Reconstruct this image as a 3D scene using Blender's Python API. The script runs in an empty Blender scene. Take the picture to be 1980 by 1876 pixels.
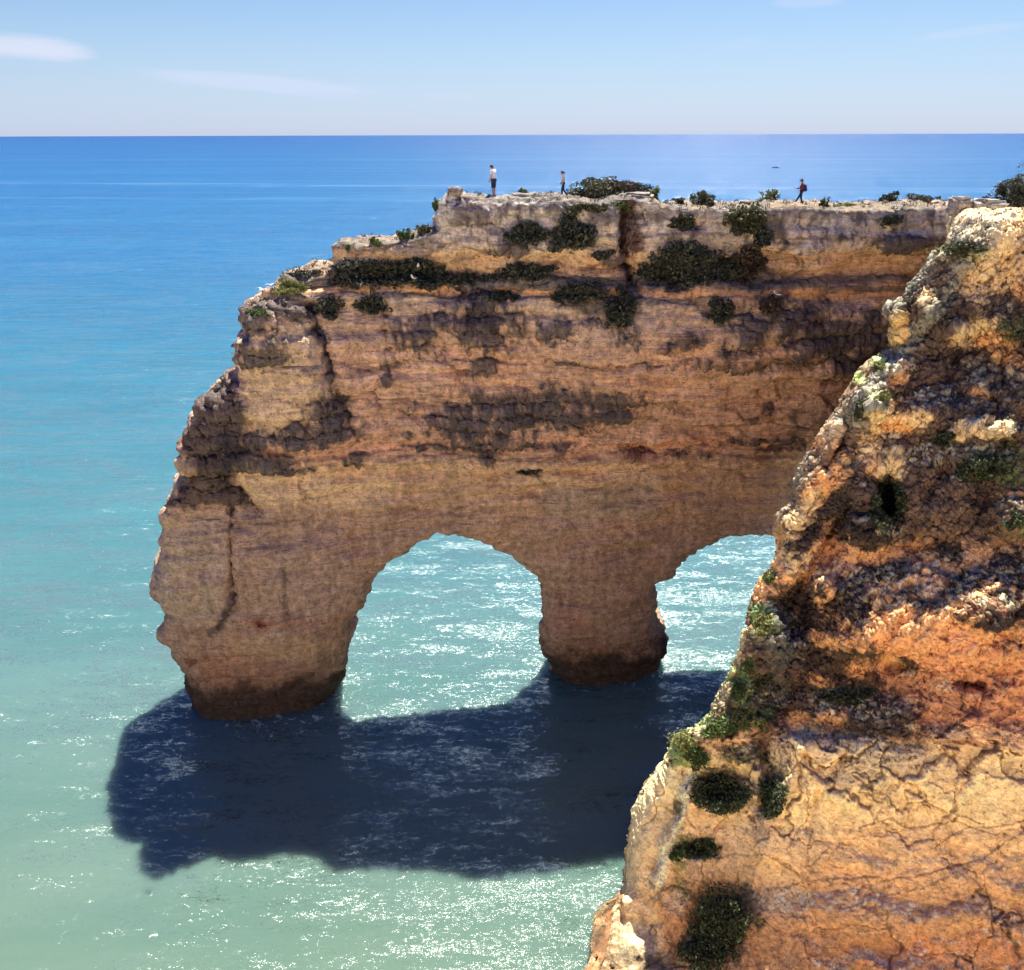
import bpy, bmesh, math, random, time
import numpy as np
from mathutils import Vector, Matrix
from mathutils.bvhtree import BVHTree
T0 = time.time()
rnd = random.Random(7)
R = math.radians
scene = bpy.context.scene
COL = scene.collection

SUN_EL = 62.0; SUN_AZ = 20.0; SUN_E = 5.0; SKYS = .0445; SKYP = (1.0, .3, 3.0); SKYT = (.87, .955, 1.13); SKYUP = (.14, .44, 1.4); EXPO = 1.25; VEIL = .5
CLOUDC = (8.6, 8.2, 8.0); CLOUDC2 = (5.9, 6.7, 8.9)
SEA = [tuple(.64*x for x in c) for c in [(.145, .235, .175), (.13, .237, .21), (.078, .23, .255), (.042, .20, .30), (.026, .168, .34), (.022, .148, .34), (.017, .112, .31)]]
WAVES = [(.45, .22, 6, 2, .5, 1.6), (1.3, .28, -8, 3, .55, 2.0), (5.0, .45, 6, 3, .5, 2.0), (17., .7, 0, 2, .5, 2.2)]
SPECFAR = .22; WROUGH = .18; WSSS = 1.2
KA = 2.3; TA = (.99, 1.10, 1.14); KB = 1.9; TB = (.97, 1.10, 1.0)

# ------------------------------------------------------------------ camera
CAM_H = 37.0
PITCH = R(21.57); ROLL = R(-0.17); FPX = 1715.0
fwd = np.array([0, math.cos(PITCH), -math.sin(PITCH)])
up0 = np.array([0, math.sin(PITCH), math.cos(PITCH)])
rt0 = np.array([1.0, 0, 0])
rgt = math.cos(ROLL)*rt0 + math.sin(ROLL)*up0
upv = -math.sin(ROLL)*rt0 + math.cos(ROLL)*up0
CAM = np.array([0, 0, CAM_H])
def ray(u, v):
    u = np.asarray(u, float); v = np.asarray(v, float)
    d = fwd*FPX + (u-990)[..., None]*rgt - (v-938)[..., None]*upv
    return d
def project(P):
    q = P - CAM
    z = q @ fwd
    return 990 + FPX*(q @ rgt)/z, 938 - FPX*(q @ upv)/z
def at_dist(u, v, D):
    d = ray(u, v)
    k = np.asarray(D)/d[..., 1]
    return CAM + d*k[..., None]
cd = bpy.data.cameras.new("camera"); cam = bpy.data.objects.new("camera", cd); COL.objects.link(cam)
cd.sensor_width = 36; cd.lens = 36*FPX/1980; cd.clip_end = 90000; cd.clip_start = 0.5
M = Matrix(((rgt[0], upv[0], -fwd[0], 0), (rgt[1], upv[1], -fwd[1], 0), (rgt[2], upv[2], -fwd[2], CAM_H), (0, 0, 0, 1)))
cam.matrix_world = M
scene.camera = cam

# ------------------------------------------------------------------ noise
_rs = np.random.RandomState(11)
_perm = _rs.permutation(256).astype(np.int32); _perm = np.concatenate([_perm, _perm, _perm])
_g = _rs.normal(size=(256, 3)); _g = (_g/np.linalg.norm(_g, axis=1)[:, None]).astype(np.float32)
def perlin(P):
    P = np.asarray(P, np.float32)
    out = np.empty(len(P), np.float32)
    for a in range(0, len(P), 400000):
        p = P[a:a+400000]
        i = np.floor(p).astype(np.int32); f = p - i; i &= 255
        w = f*f*f*(f*(f*6-15)+10)
        r = 0
        for dx in (0, 1):
            X = _perm[i[:, 0]+dx]; wx = w[:, 0] if dx else 1-w[:, 0]
            for dy in (0, 1):
                Y = _perm[X+i[:, 1]+dy]; wy = w[:, 1] if dy else 1-w[:, 1]
                for dz in (0, 1):
                    g = _g[_perm[Y+i[:, 2]+dz] & 255]; wz = w[:, 2] if dz else 1-w[:, 2]
                    r = r + (g[:, 0]*(f[:, 0]-dx)+g[:, 1]*(f[:, 1]-dy)+g[:, 2]*(f[:, 2]-dz))*wx*wy*wz
        out[a:a+400000] = r*1.6
    return out
def fbm(P, sc, octv=4, gain=0.5, off=0.0):
    P = np.asarray(P, np.float32)*np.asarray(sc, np.float32) + np.float32(off)
    r = 0; a = 1.0
    for _ in range(octv):
        r = r + a*perlin(P); P = P*2.03+17.1; a *= gain
    return r
def ridged(P, sc, octv=3, gain=0.5, off=0.0):
    P = np.asarray(P, np.float32)*np.asarray(sc, np.float32) + np.float32(off)
    r = 0; a = 1.0
    for _ in range(octv):
        r = r + a*(1-2.2*np.abs(perlin(P))); P = P*2.03+9.7; a *= gain
    return r
def cells(P, sc, seed=0):
    """cellular blocks: (random value of the block, distance to the joint)"""
    P = np.asarray(P, np.float32)*np.asarray(sc, np.float32) + np.float32(seed*13.7)
    rv = np.empty(len(P), np.float32); ed = np.empty(len(P), np.float32)
    J = _g*.45+.5; 
    for a in range(0, len(P), 300000):
        p = P[a:a+300000]; i = np.floor(p).astype(np.int32); f = p-i
        d1 = np.full(len(p), 9., np.float32); d2 = d1.copy(); r1 = np.zeros(len(p), np.float32)
        for dx in (-1, 0, 1):
            A1 = _perm[(i[:, 0]+dx) & 255]
            for dy in (-1, 0, 1):
                B1 = _perm[A1+((i[:, 1]+dy) & 255)]
                for dz in (-1, 0, 1):
                    h = _perm[B1+((i[:, 2]+dz) & 255)] & 255
                    o_ = J[h]
                    d = (dx+o_[:, 0]-f[:, 0])**2+(dy+o_[:, 1]-f[:, 1])**2+(dz+o_[:, 2]-f[:, 2])**2
                    n = d < d1
                    d2 = np.where(n, d1, np.minimum(d2, d)); r1 = np.where(n, h/255., r1); d1 = np.where(n, d, d1)
        rv[a:a+300000] = r1; ed[a:a+300000] = np.sqrt(d2)-np.sqrt(d1)
    return rv, ed
def sstep(a, b, x):
    t = np.clip((x-a)/(b-a), 0, 1); return t*t*(3-2*t)

# ------------------------------------------------------------------ geometry helpers
def poly_sdf(px, py, pts):
    pts = np.asarray(pts, np.float32)
    n = len(pts); d = np.full(px.shape, 1e9, np.float32); s = np.ones(px.shape, bool)
    for i in range(n):
        ax, ay = pts[i]; bx, by = pts[(i-1) % n]
        ex, ey = bx-ax, by-ay
        wx, wy = px-ax, py-ay
        t = np.clip((wx*ex+wy*ey)/(ex*ex+ey*ey+1e-9), 0, 1)
        d = np.minimum(d, (wx-ex*t)**2+(wy-ey*t)**2)
        c = (py >= ay) != (py >= by)
        cr = (ex*wy - ey*wx) > 0
        s ^= c & np.where(by > ay, cr, ~cr)
    d = np.sqrt(d)
    return np.where(s, d, -d)
def line_dist(px, py, pts):
    d = np.full(px.shape, 1e9, np.float32)
    for (ax, ay), (bx, by) in zip(pts[:-1], pts[1:]):
        ex, ey = bx-ax, by-ay; wx, wy = px-ax, py-ay
        t = np.clip((wx*ex+wy*ey)/(ex*ex+ey*ey+1e-9), 0, 1)
        d = np.minimum(d, (wx-ex*t)**2+(wy-ey*t)**2)
    return np.sqrt(d)
def surface_nets(F, org, h):
    nx, ny, nz = F.shape
    S = F < 0
    C = S[:-1, :-1, :-1].astype(np.uint8)
    tot = np.zeros((nx-1, ny-1, nz-1), np.uint8)
    for a in (0, 1):
        for b in (0, 1):
            for c in (0, 1):
                tot += S[a:nx-1+a, b:ny-1+b, c:nz-1+c]
    act = (tot > 0) & (tot < 8)
    I, J, K = np.nonzero(act)
    idx = np.full(act.shape, -1, np.int32); idx[I, J, K] = np.arange(len(I))
    acc = np.zeros((len(I), 3), np.float32); cnt = np.zeros(len(I), np.float32)
    cs = [(a, b, c) for a in (0, 1) for b in (0, 1) for c in (0, 1)]
    for p in cs:
        for ax in range(3):
            if p[ax]: continue
            q = list(p); q[ax] = 1
            f0 = F[I+p[0], J+p[1], K+p[2]]; f1 = F[I+q[0], J+q[1], K+q[2]]
            m = (f0 < 0) != (f1 < 0)
            t = np.where(m, f0/(f0-f1+1e-12*(f0 == f1)), 0)
            for k in range(3):
                acc[:, k] += np.where(m, p[k] + (t if k == ax else 0), 0)
            cnt += m
    V = acc/cnt[:, None] + np.stack([I, J, K], 1)
    V = V*h + np.asarray(org)
    Q = []
    m = S[:-1, 1:-1, 1:-1] != S[1:, 1:-1, 1:-1]
    i, j, k = np.nonzero(m); j = j+1; k = k+1; fl = S[i, j, k]
    q = np.stack([idx[i, j-1, k-1], idx[i, j, k-1], idx[i, j, k], idx[i, j-1, k]], 1); q[~fl] = q[~fl][:, ::-1]; Q.append(q)
    m = S[1:-1, :-1, 1:-1] != S[1:-1, 1:, 1:-1]
    i, j, k = np.nonzero(m); i = i+1; k = k+1; fl = S[i, j, k]
    q = np.stack([idx[i-1, j, k-1], idx[i-1, j, k], idx[i, j, k], idx[i, j, k-1]], 1); q[~fl] = q[~fl][:, ::-1]; Q.append(q)
    m = S[1:-1, 1:-1, :-1] != S[1:-1, 1:-1, 1:]
    i, j, k = np.nonzero(m); i = i+1; j = j+1; fl = S[i, j, k]
    q = np.stack([idx[i-1, j-1, k], idx[i, j-1, k], idx[i, j, k], idx[i-1, j, k]], 1); q[~fl] = q[~fl][:, ::-1]; Q.append(q)
    return V.astype(np.float32), np.concatenate(Q)
def vnormals(V, Q):
    n = np.cross(V[Q[:, 2]]-V[Q[:, 0]], V[Q[:, 3]]-V[Q[:, 1]])
    N = np.zeros_like(V)
    for k in range(4):
        for c in range(3):
            N[:, c] += np.bincount(Q[:, k], n[:, c], len(V)).astype(np.float32)
    return N/(np.linalg.norm(N, axis=1)[:, None]+1e-9)
def mesh_np(name, V, Q, colors=None, smooth=True):
    me = bpy.data.meshes.new(name)
    k = Q.shape[1]
    me.vertices.add(len(V)); me.vertices.foreach_set("co", np.ascontiguousarray(V, np.float32).ravel())
    me.loops.add(Q.size); me.loops.foreach_set("vertex_index", np.ascontiguousarray(Q, np.int32).ravel())
    me.polygons.add(len(Q))
    me.polygons.foreach_set("loop_start", np.arange(0, Q.size, k, dtype=np.int32))
    me.polygons.foreach_set("loop_total", np.full(len(Q), k, np.int32))
    me.polygons.foreach_set("use_smooth", np.full(len(Q), smooth))
    me.update(calc_edges=True); me.validate()
    if colors is not None:
        a = me.color_attributes.new("Col", 'FLOAT_COLOR', 'POINT')
        c = np.ones((len(V), 4), np.float32); c[:, :3] = colors[:, :3]
        if colors.shape[1] > 3: c[:, 3] = colors[:, 3]
        a.data.foreach_set("color", c.ravel())
    return me
def obj(name, me, mat=None, parent=None):
    o = bpy.data.objects.new(name, me); COL.objects.link(o)
    if mat: me.materials.append(mat)
    if parent: o.parent = parent
    return o
def tag(o, label=None, cat=None, group=None, kind=None):
    if label: o["label"] = label
    if cat: o["category"] = cat
    if group: o["group"] = group
    if kind: o["kind"] = kind
    return o
def empty(name, loc, rz=0, rx=0):
    o = bpy.data.objects.new(name, None); COL.objects.link(o); o.location = loc; o.rotation_euler = (rx, 0, rz); o.empty_display_size = .2
    return o
def lin(c):
    c = np.asarray(c, float)/255
    return np.where(c < .04045, c/12.92, ((c+.055)/1.055)**2.4)

# ------------------------------------------------------------------ materials
def newmat(name):
    m = bpy.data.materials.new(name); m.use_nodes = True
    nt = m.node_tree; b = nt.nodes["Principled BSDF"]
    return m, nt, b
def N(nt, t, **kw):
    n = nt.nodes.new(t)
    for k, v in kw.items():
        if k in n.inputs: n.inputs[k].default_value = v
        else: setattr(n, k, v)
    return n
def mathn(nt, op, a, b=None, c=None):
    n = nt.nodes.new("ShaderNodeMath"); n.operation = op
    for i, x in enumerate((a, b, c)):
        if x is None: continue
        if isinstance(x, (int, float)): n.inputs[i].default_value = x
        else: nt.links.new(x, n.inputs[i])
    return n.outputs[0]
def mixc(nt, fac, a, b, mode='MIX'):
    n = nt.nodes.new("ShaderNodeMix"); n.data_type = 'RGBA'; n.blend_type = mode
    for s, x in ((n.inputs[0], fac), (n.inputs[6], a), (n.inputs[7], b)):
        if isinstance(x, (int, float)): s.default_value = x
        elif isinstance(x, (tuple, list)): s.default_value = (*x[:3], 1)
        else: nt.links.new(x, s)
    return n.outputs[2]
def ramp(nt, x, pts):
    n = nt.nodes.new("ShaderNodeValToRGB")
    e = n.color_ramp.elements
    while len(e) < len(pts): e.new(0.5)
    for i, (p, c) in enumerate(pts):
        e[i].position = p; e[i].color = (*c[:3], 1) if isinstance(c, (tuple, list, np.ndarray)) else (c, c, c, 1)
    nt.links.new(x, n.inputs[0])
    return n.outputs[0]
def noise_tex(nt, vec, scale, detail=4, rough=.55, dist=0.0):
    n = nt.nodes.new("ShaderNodeTexNoise"); n.inputs["Scale"].default_value = scale; n.inputs["Detail"].default_value = detail
    n.inputs["Roughness"].default_value = rough; n.inputs["Distortion"].default_value = dist
    nt.links.new(vec, n.inputs["Vector"]); return n.outputs["Fac"]
def rock_mat(name, bstr=1.0, tex=1.0, bed=(.2, .2, 1.9), lo=.85, gain=1.0):
    m, nt, b = newmat(name)
    geo = nt.nodes.new("ShaderNodeNewGeometry").outputs["Position"]
    at = nt.nodes.new("ShaderNodeAttribute"); at.attribute_name = "Col"
    mp = N(nt, "ShaderNodeMapping"); mp.inputs["Scale"].default_value = bed; nt.links.new(geo, mp.inputs["Vector"])
    n1 = noise_tex(nt, geo, 2.6*tex, 8, .68)
    n2 = noise_tex(nt, mp.outputs[0], 1.7*tex, 7, .62, 1.2)
    mv = N(nt, "ShaderNodeMapping"); mv.inputs["Scale"].default_value = (2.6, 2.6, .35); nt.links.new(geo, mv.inputs["Vector"])
    n3 = noise_tex(nt, mv.outputs[0], .8*tex, 6, .6, .8)
    n4 = noise_tex(nt, geo, .35, 4, .6)
    vo = N(nt, "ShaderNodeTexVoronoi", Scale=4.5*tex); vo.feature = 'DISTANCE_TO_EDGE'
    vv = N(nt, "ShaderNodeVectorMath"); vv.operation = 'ADD'
    nc = N(nt, "ShaderNodeTexNoise", Scale=3.0*tex, Detail=3.0); nt.links.new(geo, nc.inputs["Vector"])
    nt.links.new(mp.outputs[0], vv.inputs[0]); nt.links.new(nc.outputs["Color"], vv.inputs[1]); nt.links.new(vv.outputs[0], vo.inputs["Vector"])
    v1 = ramp(nt, n1, [(.34, .66), (.5, 1.05), (.66, 1.40)])
    v2 = ramp(nt, n2, [(.32, lo), (.5, 1.04), (.68, 2.0-lo)])
    v3 = ramp(nt, n3, [(.32, .90), (.55, 1.08)])
    v4 = ramp(nt, n4, [(.3, (1.06, .99, .92)), (.5, (1, 1, 1)), (.7, (.94, .97, .98))])
    c = mixc(nt, 1.0, at.outputs["Color"], v1, 'MULTIPLY')
    c = mixc(nt, 1.0, c, v2, 'MULTIPLY'); c = mixc(nt, 1.0, c, v3, 'MULTIPLY'); c = mixc(nt, 1.0, c, v4, 'MULTIPLY')
    # small dark pits
    n5 = noise_tex(nt, geo, 7.0*tex, 3, .5)
    pit = ramp(nt, n5, [(.30, .38), (.38, 1.0)])
    c = mixc(nt, .85, c, pit, 'MULTIPLY')
    n6 = noise_tex(nt, geo, 11.0*tex, 4, .7)
    c = mixc(nt, 1.0, c, ramp(nt, n6, [(.36, .94), (.5, 1.10), (.64, 1.22)]), 'MULTIPLY')
    cr = ramp(nt, vo.outputs["Distance"], [(.0, .62), (.03, 1.0)])
    c = mixc(nt, .45, c, cr, 'MULTIPLY')
    c = mixc(nt, 1.0, c, (gain, gain, gain), 'MULTIPLY')
    nt.links.new(c, b.inputs["Base Color"])
    b.inputs["Roughness"].default_value = .95; b.inputs["Specular IOR Level"].default_value = .15
    h = mathn(nt, 'ADD', mathn(nt, 'MULTIPLY', n1, 1.0), mathn(nt, 'MULTIPLY', n2, 1.1))
    h = mathn(nt, 'ADD', h, mathn(nt, 'MULTIPLY', pit, .35))
    h = mathn(nt, 'ADD', h, mathn(nt, 'MULTIPLY', cr, .22))
    bp = N(nt, "ShaderNodeBump"); bp.inputs["Strength"].default_value = bstr; bp.inputs["Distance"].default_value = .24
    nt.links.new(h, bp.inputs["Height"]); nt.links.new(bp.outputs[0], b.inputs["Normal"])
    return m
def leaf_mat(name, c1, c2, tr=.25):
    m, nt, b = newmat(name)
    at = nt.nodes.new("ShaderNodeAttribute"); at.attribute_name = "Col"
    c = mixc(nt, at.outputs["Fac"], c1, c2)
    nt.links.new(c, b.inputs["Base Color"]); b.inputs["Roughness"].default_value = .6
    b.inputs["Specular IOR Level"].default_value = .25
    t = N(nt, "ShaderNodeBsdfTranslucent"); nt.links.new(c, t.inputs["Color"])
    mx = N(nt, "ShaderNodeMixShader"); mx.inputs[0].default_value = tr
    nt.links.new(b.outputs[0], mx.inputs[1]); nt.links.new(t.outputs[0], mx.inputs[2])
    nt.links.new(mx.outputs[0], nt.nodes["Material Output"].inputs["Surface"])
    return m
def plain(name, c, rough=.8, spec=.3, nz=.25, sc=30):
    m, nt, b = newmat(name)
    g = nt.nodes.new("ShaderNodeTexCoord").outputs["Object"]
    n = noise_tex(nt, g, sc, 3)
    v = ramp(nt, n, [(.3, 1-nz), (.7, 1+nz)])
    nt.links.new(mixc(nt, 1.0, tuple(c), v, 'MULTIPLY'), b.inputs["Base Color"])
    b.inputs["Roughness"].default_value = rough; b.inputs["Specular IOR Level"].default_value = spec
    return m

# ================================================================== ROCK ARCH
WY0 = 53.8; WA = math.atan(.17)
es = np.array([math.cos(WA), math.sin(WA), 0]); et = np.array([-math.sin(WA), math.cos(WA), 0])
def wall_sz(u, v):
    """pixel of the reference -> (along, height) on the wall's front plane"""
    d = ray(u, v)
    k = ((np.array([0, WY0, 0])-CAM) @ et)/(d @ et)
    p = CAM + d*k[..., None]
    q = p - np.array([0, WY0, 0])
    return q @ es, p[..., 2]
def wall_uv(s, z):
    P = np.array([0, WY0, 0]) + s[..., None]*es
    P = P.copy(); P[..., 2] = z
    return project(P)
OUT = [(2230, 405), (1840, 404), (1790, 402), (1700, 403), (1640, 405), (1560, 404), (1490, 402), (1400, 404), (1330, 400), (1290, 399), (1264, 396),
 (1256, 384), (1220, 382), (1180, 385), (1130, 387), (1090, 383), (1062, 384), (1050, 380), (1030, 383), (1000, 381), (985, 384), (950, 385), (915, 384), (903, 381), (896, 387),
 (890, 378), (871, 379), (868, 394), (850, 397), (848, 447), (817, 466), (777, 476), (737, 477), (661, 480), (655, 488), (653, 497), (656, 509),
 (640, 517), (608, 518), (571, 524), (573, 541), (548, 549), (536, 552), (533, 560), (520, 573), (528, 587), (504, 595), (482, 608), (471, 632), (474, 637),
 (458, 654), (456, 681), (458, 712), (450, 731), (442, 748), (425, 758), (410, 779), (387, 809), (368, 832), (363, 858), (349, 883), (352, 912), (374, 928),
 (380, 943), (342, 964), (323, 987), (308, 1005), (302, 1047), (307, 1077), (300, 1111), (285, 1158), (290, 1175), (307, 1192), (310, 1220), (303, 1247), (325, 1266),
 (337, 1303), (351, 1330), (356, 1360), (362, 1395), (370, 1440), (600, 1440),
 (655, 1360), (668, 1300), (682, 1253), (688, 1228), (684, 1208), (705, 1188), (733, 1142), (755, 1100), (780, 1078), (808, 1062), (836, 1049), (848, 1040), (884, 1035), (914, 1048), (950, 1061),
 (982, 1084), (1006, 1108), (1028, 1115), (1048, 1148), (1050, 1168), (1056, 1225), (1066, 1300), (1080, 1440), (1290, 1440), (1292, 1300), (1296, 1232), (1280, 1205), (1279, 1148),
 (1308, 1130), (1326, 1098), (1360, 1072), (1420, 1047), (1465, 1037), (1510, 1034), (1580, 1050), (1620, 1090), (1630, 1200), (1630, 1440), (2230, 1440)]
H = 0.14
s0, s1, z0, z1, t0, t1 = -27.0, 46.0, -2.4, 35.2, -4.8, 10.0
gs = np.arange(s0, s1, H, dtype=np.float32); gt = np.arange(t0, t1, H, dtype=np.float32); gz = np.arange(z0, z1, H, dtype=np.float32)
po = [tuple(float(x) for x in wall_sz(np.array(u), np.array(v))) for u, v in OUT]
SS, ZZ = np.meshgrid(gs, gz, indexing='ij')
PP = np.stack([SS.ravel(), np.zeros(SS.size), ZZ.ravel()], 1)
wob = (fbm(PP, .9, 4, .55)*.22).reshape(SS.shape)*(1-.6*sstep(29, 31, ZZ))
d2 = poly_sdf(SS, ZZ, po) + wob
UU, VV = wall_uv(SS.astype(float), ZZ.astype(float))
UU = UU.astype(np.float32); VV = VV.astype(np.float32)
# front recess p(s,z), metres into the rock
vw = VV + (fbm(PP, (.12, 1, .2), 3)*9).reshape(SS.shape) + (UU-1100)*.006
kx = np.array([300, 384, 396, 470, 478, 486, 500, 528, 538, 548, 556, 566, 575, 640, 690, 694, 702, 760, 846, 852, 866, 884, 890, 905, 1000, 1100, 1200, 1300, 1400])
ky = np.array([.9, .9, .65, .6, .95, 1.0, 1.15, 1.35, 1.3, .75, .80, .62, .30, .12, .02, .30, .05, .0, .05, .22, .45, .22, .12, .30, .5, .35, .25, .2, .1])*1.0
prof = np.interp(vw, kx, ky).astype(np.float32)
def bulge(u, v, ru, rv, amp):
    return amp*np.exp(-(((UU-u)/ru)**2+((VV-v)/rv)**2)**1.3)
p = prof
mright = sstep(900, 1100, UU)
p = p + .35*sstep(1010, 1120, VV)*sstep(690, 780, UU)*(1-sstep(1000, 1060, UU))*1.4
p = p - bulge(555, 740, 110, 140, 1.3) - bulge(500, 1150, 190, 170, 1.5) - bulge(1170, 1180, 130, 200, .9)
p = p - bulge(480, 650, 60, 60, .5) - bulge(400, 830, 55, 70, .2)
p = p + .9*np.exp(-(line_dist(UU, VV, [(598, 600), (628, 680), (640, 740), (668, 800), (690, 850)])/14)**2)
p = p + .8*np.exp(-(line_dist(UU, VV, [(420, 930), (455, 945), (500, 988)])/14)**2)
p = p + .55*np.exp(-(line_dist(UU, VV, [(446, 985), (450, 1060), (455, 1150), (430, 1200)])/6)**2)
p = p + 2.0*np.exp(-((UU-1206-6*np.sin(VV/40))/16)**4)*sstep(388, 400, VV)*(1-sstep(545, 575, VV))
p = p + .5*np.exp(-((UU-1190)/22)**2)*sstep(545, 575, VV)*(1-sstep(620, 680, VV))
for (u, v, ru, rv, a) in ((1235, 872, 32, 24, 1.1), (1325, 518, 85, 30, .9), (1440, 512, 45, 28, .8), (1105, 455, 40, 30, .7), (1020, 455, 34, 18, .7),
                          (1320, 431, 22, 11, .6), (1450, 440, 42, 26, .6), (1130, 572, 50, 22, .6), (1390, 598, 22, 22, .4), (1020, 527, 60, 16, .4), (760, 532, 110, 24, .8), (507, 1188, 14, 12, .5),
                          (545, 1130, 6, 60, -.2), (1022, 912, 20, 9, .3), (370, 1278, 10, 8, .4), (720, 590, 25, 18, .3), (640, 590, 24, 20, .3)):
    p = p + bulge(u, v, ru, rv, a)
p = p - .35*np.exp(-(np.abs(VV-556)/7)**2)*sstep(620, 700, UU)
p = p - 2.4*sstep(820, 1250, UU)*sstep(930, 620, VV)
# vertical joints in the pale top beds
for u, v0_, v1_, dp in ((905, 395, 470, .18), (945, 390, 470, .12), (1000, 400, 470, .15), (1300, 410, 470, .25), (1345, 405, 440, .25), (1520, 410, 455, .2), (1600, 405, 455, .2), (1640, 405, 455, .15), (1700, 405, 455, .3), (1725, 405, 455, .2), (1775, 405, 455, .3), (745, 570, 720, .28), (855, 560, 640, .2), (842, 640, 700, .12), (1455, 690, 712, .3)):
    p = p + dp*np.exp(-((UU-u-3*np.sin(VV/11+u))/3.2)**2)*sstep(v0_-6, v0_+4, VV)*(1-sstep(v1_-4, v1_+8, VV))
F = np.empty((len(gs), len(gt), len(gz)), np.float32)
low = sstep(1020, 1180, VV)
rr = (.25 + 2.4*low).astype(np.float32)             # rounding of the edges grows towards the water
rr = np.maximum(rr, 1.2*(1-sstep(560, 760, UU)))
base_out = 1.0*np.exp(-((ZZ-3.0)/1.2)**2) - 5.0*sstep(2.2, .2, ZZ)
bt = 2.9 + 1.8*sstep(1280, 1420, UU) + 3*sstep(1850, 2000, UU)
back = bt + (6.0-bt)*sstep(32.8, 26, ZZ)*(1-sstep(1850, 2000, UU)) + .4*sstep(20, 5, ZZ)
wa_ = sstep(690, 770, UU)*sstep(1140, 1060, UU)
back = back*(1-wa_) + wa_*np.minimum(back, 2.6+np.maximum(ZZ-12.0, 0)/1.6)
ceil = (.55-.4*wa_)*sstep(5.0, 8.5, ZZ)*sstep(17, 13, ZZ)*sstep(600, 700, UU)
for j, t in enumerate(gt):
    a = d2 - .10*base_out + ceil*max(t-.8, 0)
    b = np.maximum(p - t, t - back)
    k = np.maximum(rr, .01)
    hh = np.maximum(k-np.abs(a-b), 0)
    F[:, j, :] = np.maximum(a, b) + hh*hh/(4*k)
V, Q = surface_nets(F, (s0, t0, z0), H); del F
print("nets", len(V), time.time()-T0)
def wall_world(V):
    return (np.array([0, WY0, 0]) + V[:, 0:1]*es + V[:, 1:2]*et + V[:, 2:3]*np.array([0, 0, 1])).astype(np.float32)
def sample2(A, V):
    i = np.clip(((V[:, 0]-s0)/H).astype(int), 0, A.shape[0]-1); k = np.clip(((V[:, 2]-z0)/H).astype(int), 0, A.shape[1]-1)
    return A[i, k]
u_, v_ = wall_uv(V[:, 0].astype(float), V[:, 2].astype(float)); u_ = u_.astype(np.float32); v_ = v_.astype(np.float32)
Nn = vnormals(V, Q)
front = sstep(.2, -.3, Nn[:, 1])

class Paint:
    """layers of soft, noise-edged patches laid on a surface addressed by its reference coordinates"""
    def __init__(s, P, u, v, base):
        s.P = P; s.u = u; s.v = v; s.c = np.tile(np.asarray(base, np.float32), (len(P), 1)); s.r = np.zeros(len(P), np.float32)
        s.n1 = fbm(P, .55, 5, .62); s.n2 = fbm(P, (2.5, 2.5, 1.5), 5, .78, 31.0); s.n3 = fbm(P, (.7, .7, 3.0), 4, .6, 7.0)
    def mix(s, m, c, rough=0):
        s.c += m[:, None]*(np.asarray(c, np.float32)-s.c)
        if rough: s.r = np.maximum(s.r, m*rough)
    def blob(s, u, v, ru, rv, c, k=.9, edge=.35, nz=.6, rough=0, ang=0):
        du = s.u-u; dv = s.v-v
        if ang:
            a = R(ang); du, dv = du*math.cos(a)+dv*math.sin(a), -du*math.sin(a)+dv*math.cos(a)
        d = np.sqrt((du/ru)**2+(dv/rv)**2) + nz*.55*s.n1 + nz*.45*s.n2
        m = sstep(1+edge, 1-edge, d)*k
        s.mix(m, c, rough); return m
    def poly(s, pts, c, soft=10, k=.9, nz=14, rough=0):
        d = poly_sdf(s.u, s.v, pts) + nz*(.6*s.n1+.6*s.n2)
        s.mix(sstep(soft, -soft, d)*k, c, rough)
    def line(s, pts, w, c, k=.9, nz=.5, rough=0):
        d = line_dist(s.u + 5*s.n2, s.v + 5*s.n1, pts)/w + nz*s.n2
        s.mix(sstep(1.3, .5, d)*k, c, rough)
    def band(s, v, hw, c, k=.8, nz=6, u0=None, u1=None, rough=0):
        d = np.abs(s.v - v + nz*s.n1 + nz*.5*s.n2)/hw
        m = sstep(1.3, .7, d)*k
        if u0 is not None: m = m*sstep(u0-20, u0+20, s.u)*sstep(u1+20, u1-20, s.u)
        s.mix(m, c, rough)
WM = np.array([.95, .92, .88])  # brings photographed-in-shade colours to reflectances
def alb(c, k, t):
    c = lin(c); l_ = c @ np.array([.3, .59, .11]); c = (c*.88+l_*.12)*k*np.array(t); return tuple(c*min(1, .88/c.max()))
def A(r, g, b): return alb((r, g, b), KA, TA)
pc = Paint(V, u_, v_, A(158, 118, 88))
vb = v_ + 7*pc.n1 + (u_-1100)*.004
bands = [(380, (158, 142, 128)), (440, (156, 136, 116)), (476, (160, 135, 112)), (488, (172, 132, 92)), (525, (176, 132, 88)), (545, (120, 95, 80)), (556, (182, 126, 76)), (566, (172, 122, 80)),
         (578, (150, 122, 98)), (640, (156, 122, 94)), (668, (160, 120, 90)), (740, (154, 116, 88)), (820, (148, 112, 87)), (866, (160, 116, 88)), (886, (146, 110, 84)),
         (896, (152, 118, 86)), (940, (150, 116, 84)), (985, (138, 106, 80)), (1040, (130, 100, 78)), (1120, (124, 96, 76)), (1200, (122, 94, 74)), (1290, (120, 90, 70)), (1400, (112, 84, 66))]
bx = [b[0] for b in bands]; bc = np.array([A(*b[1]) for b in bands])
pc.c = np.stack([np.interp(vb, bx, bc[:, k]) for k in range(3)], 1).astype(np.float32)
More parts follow.
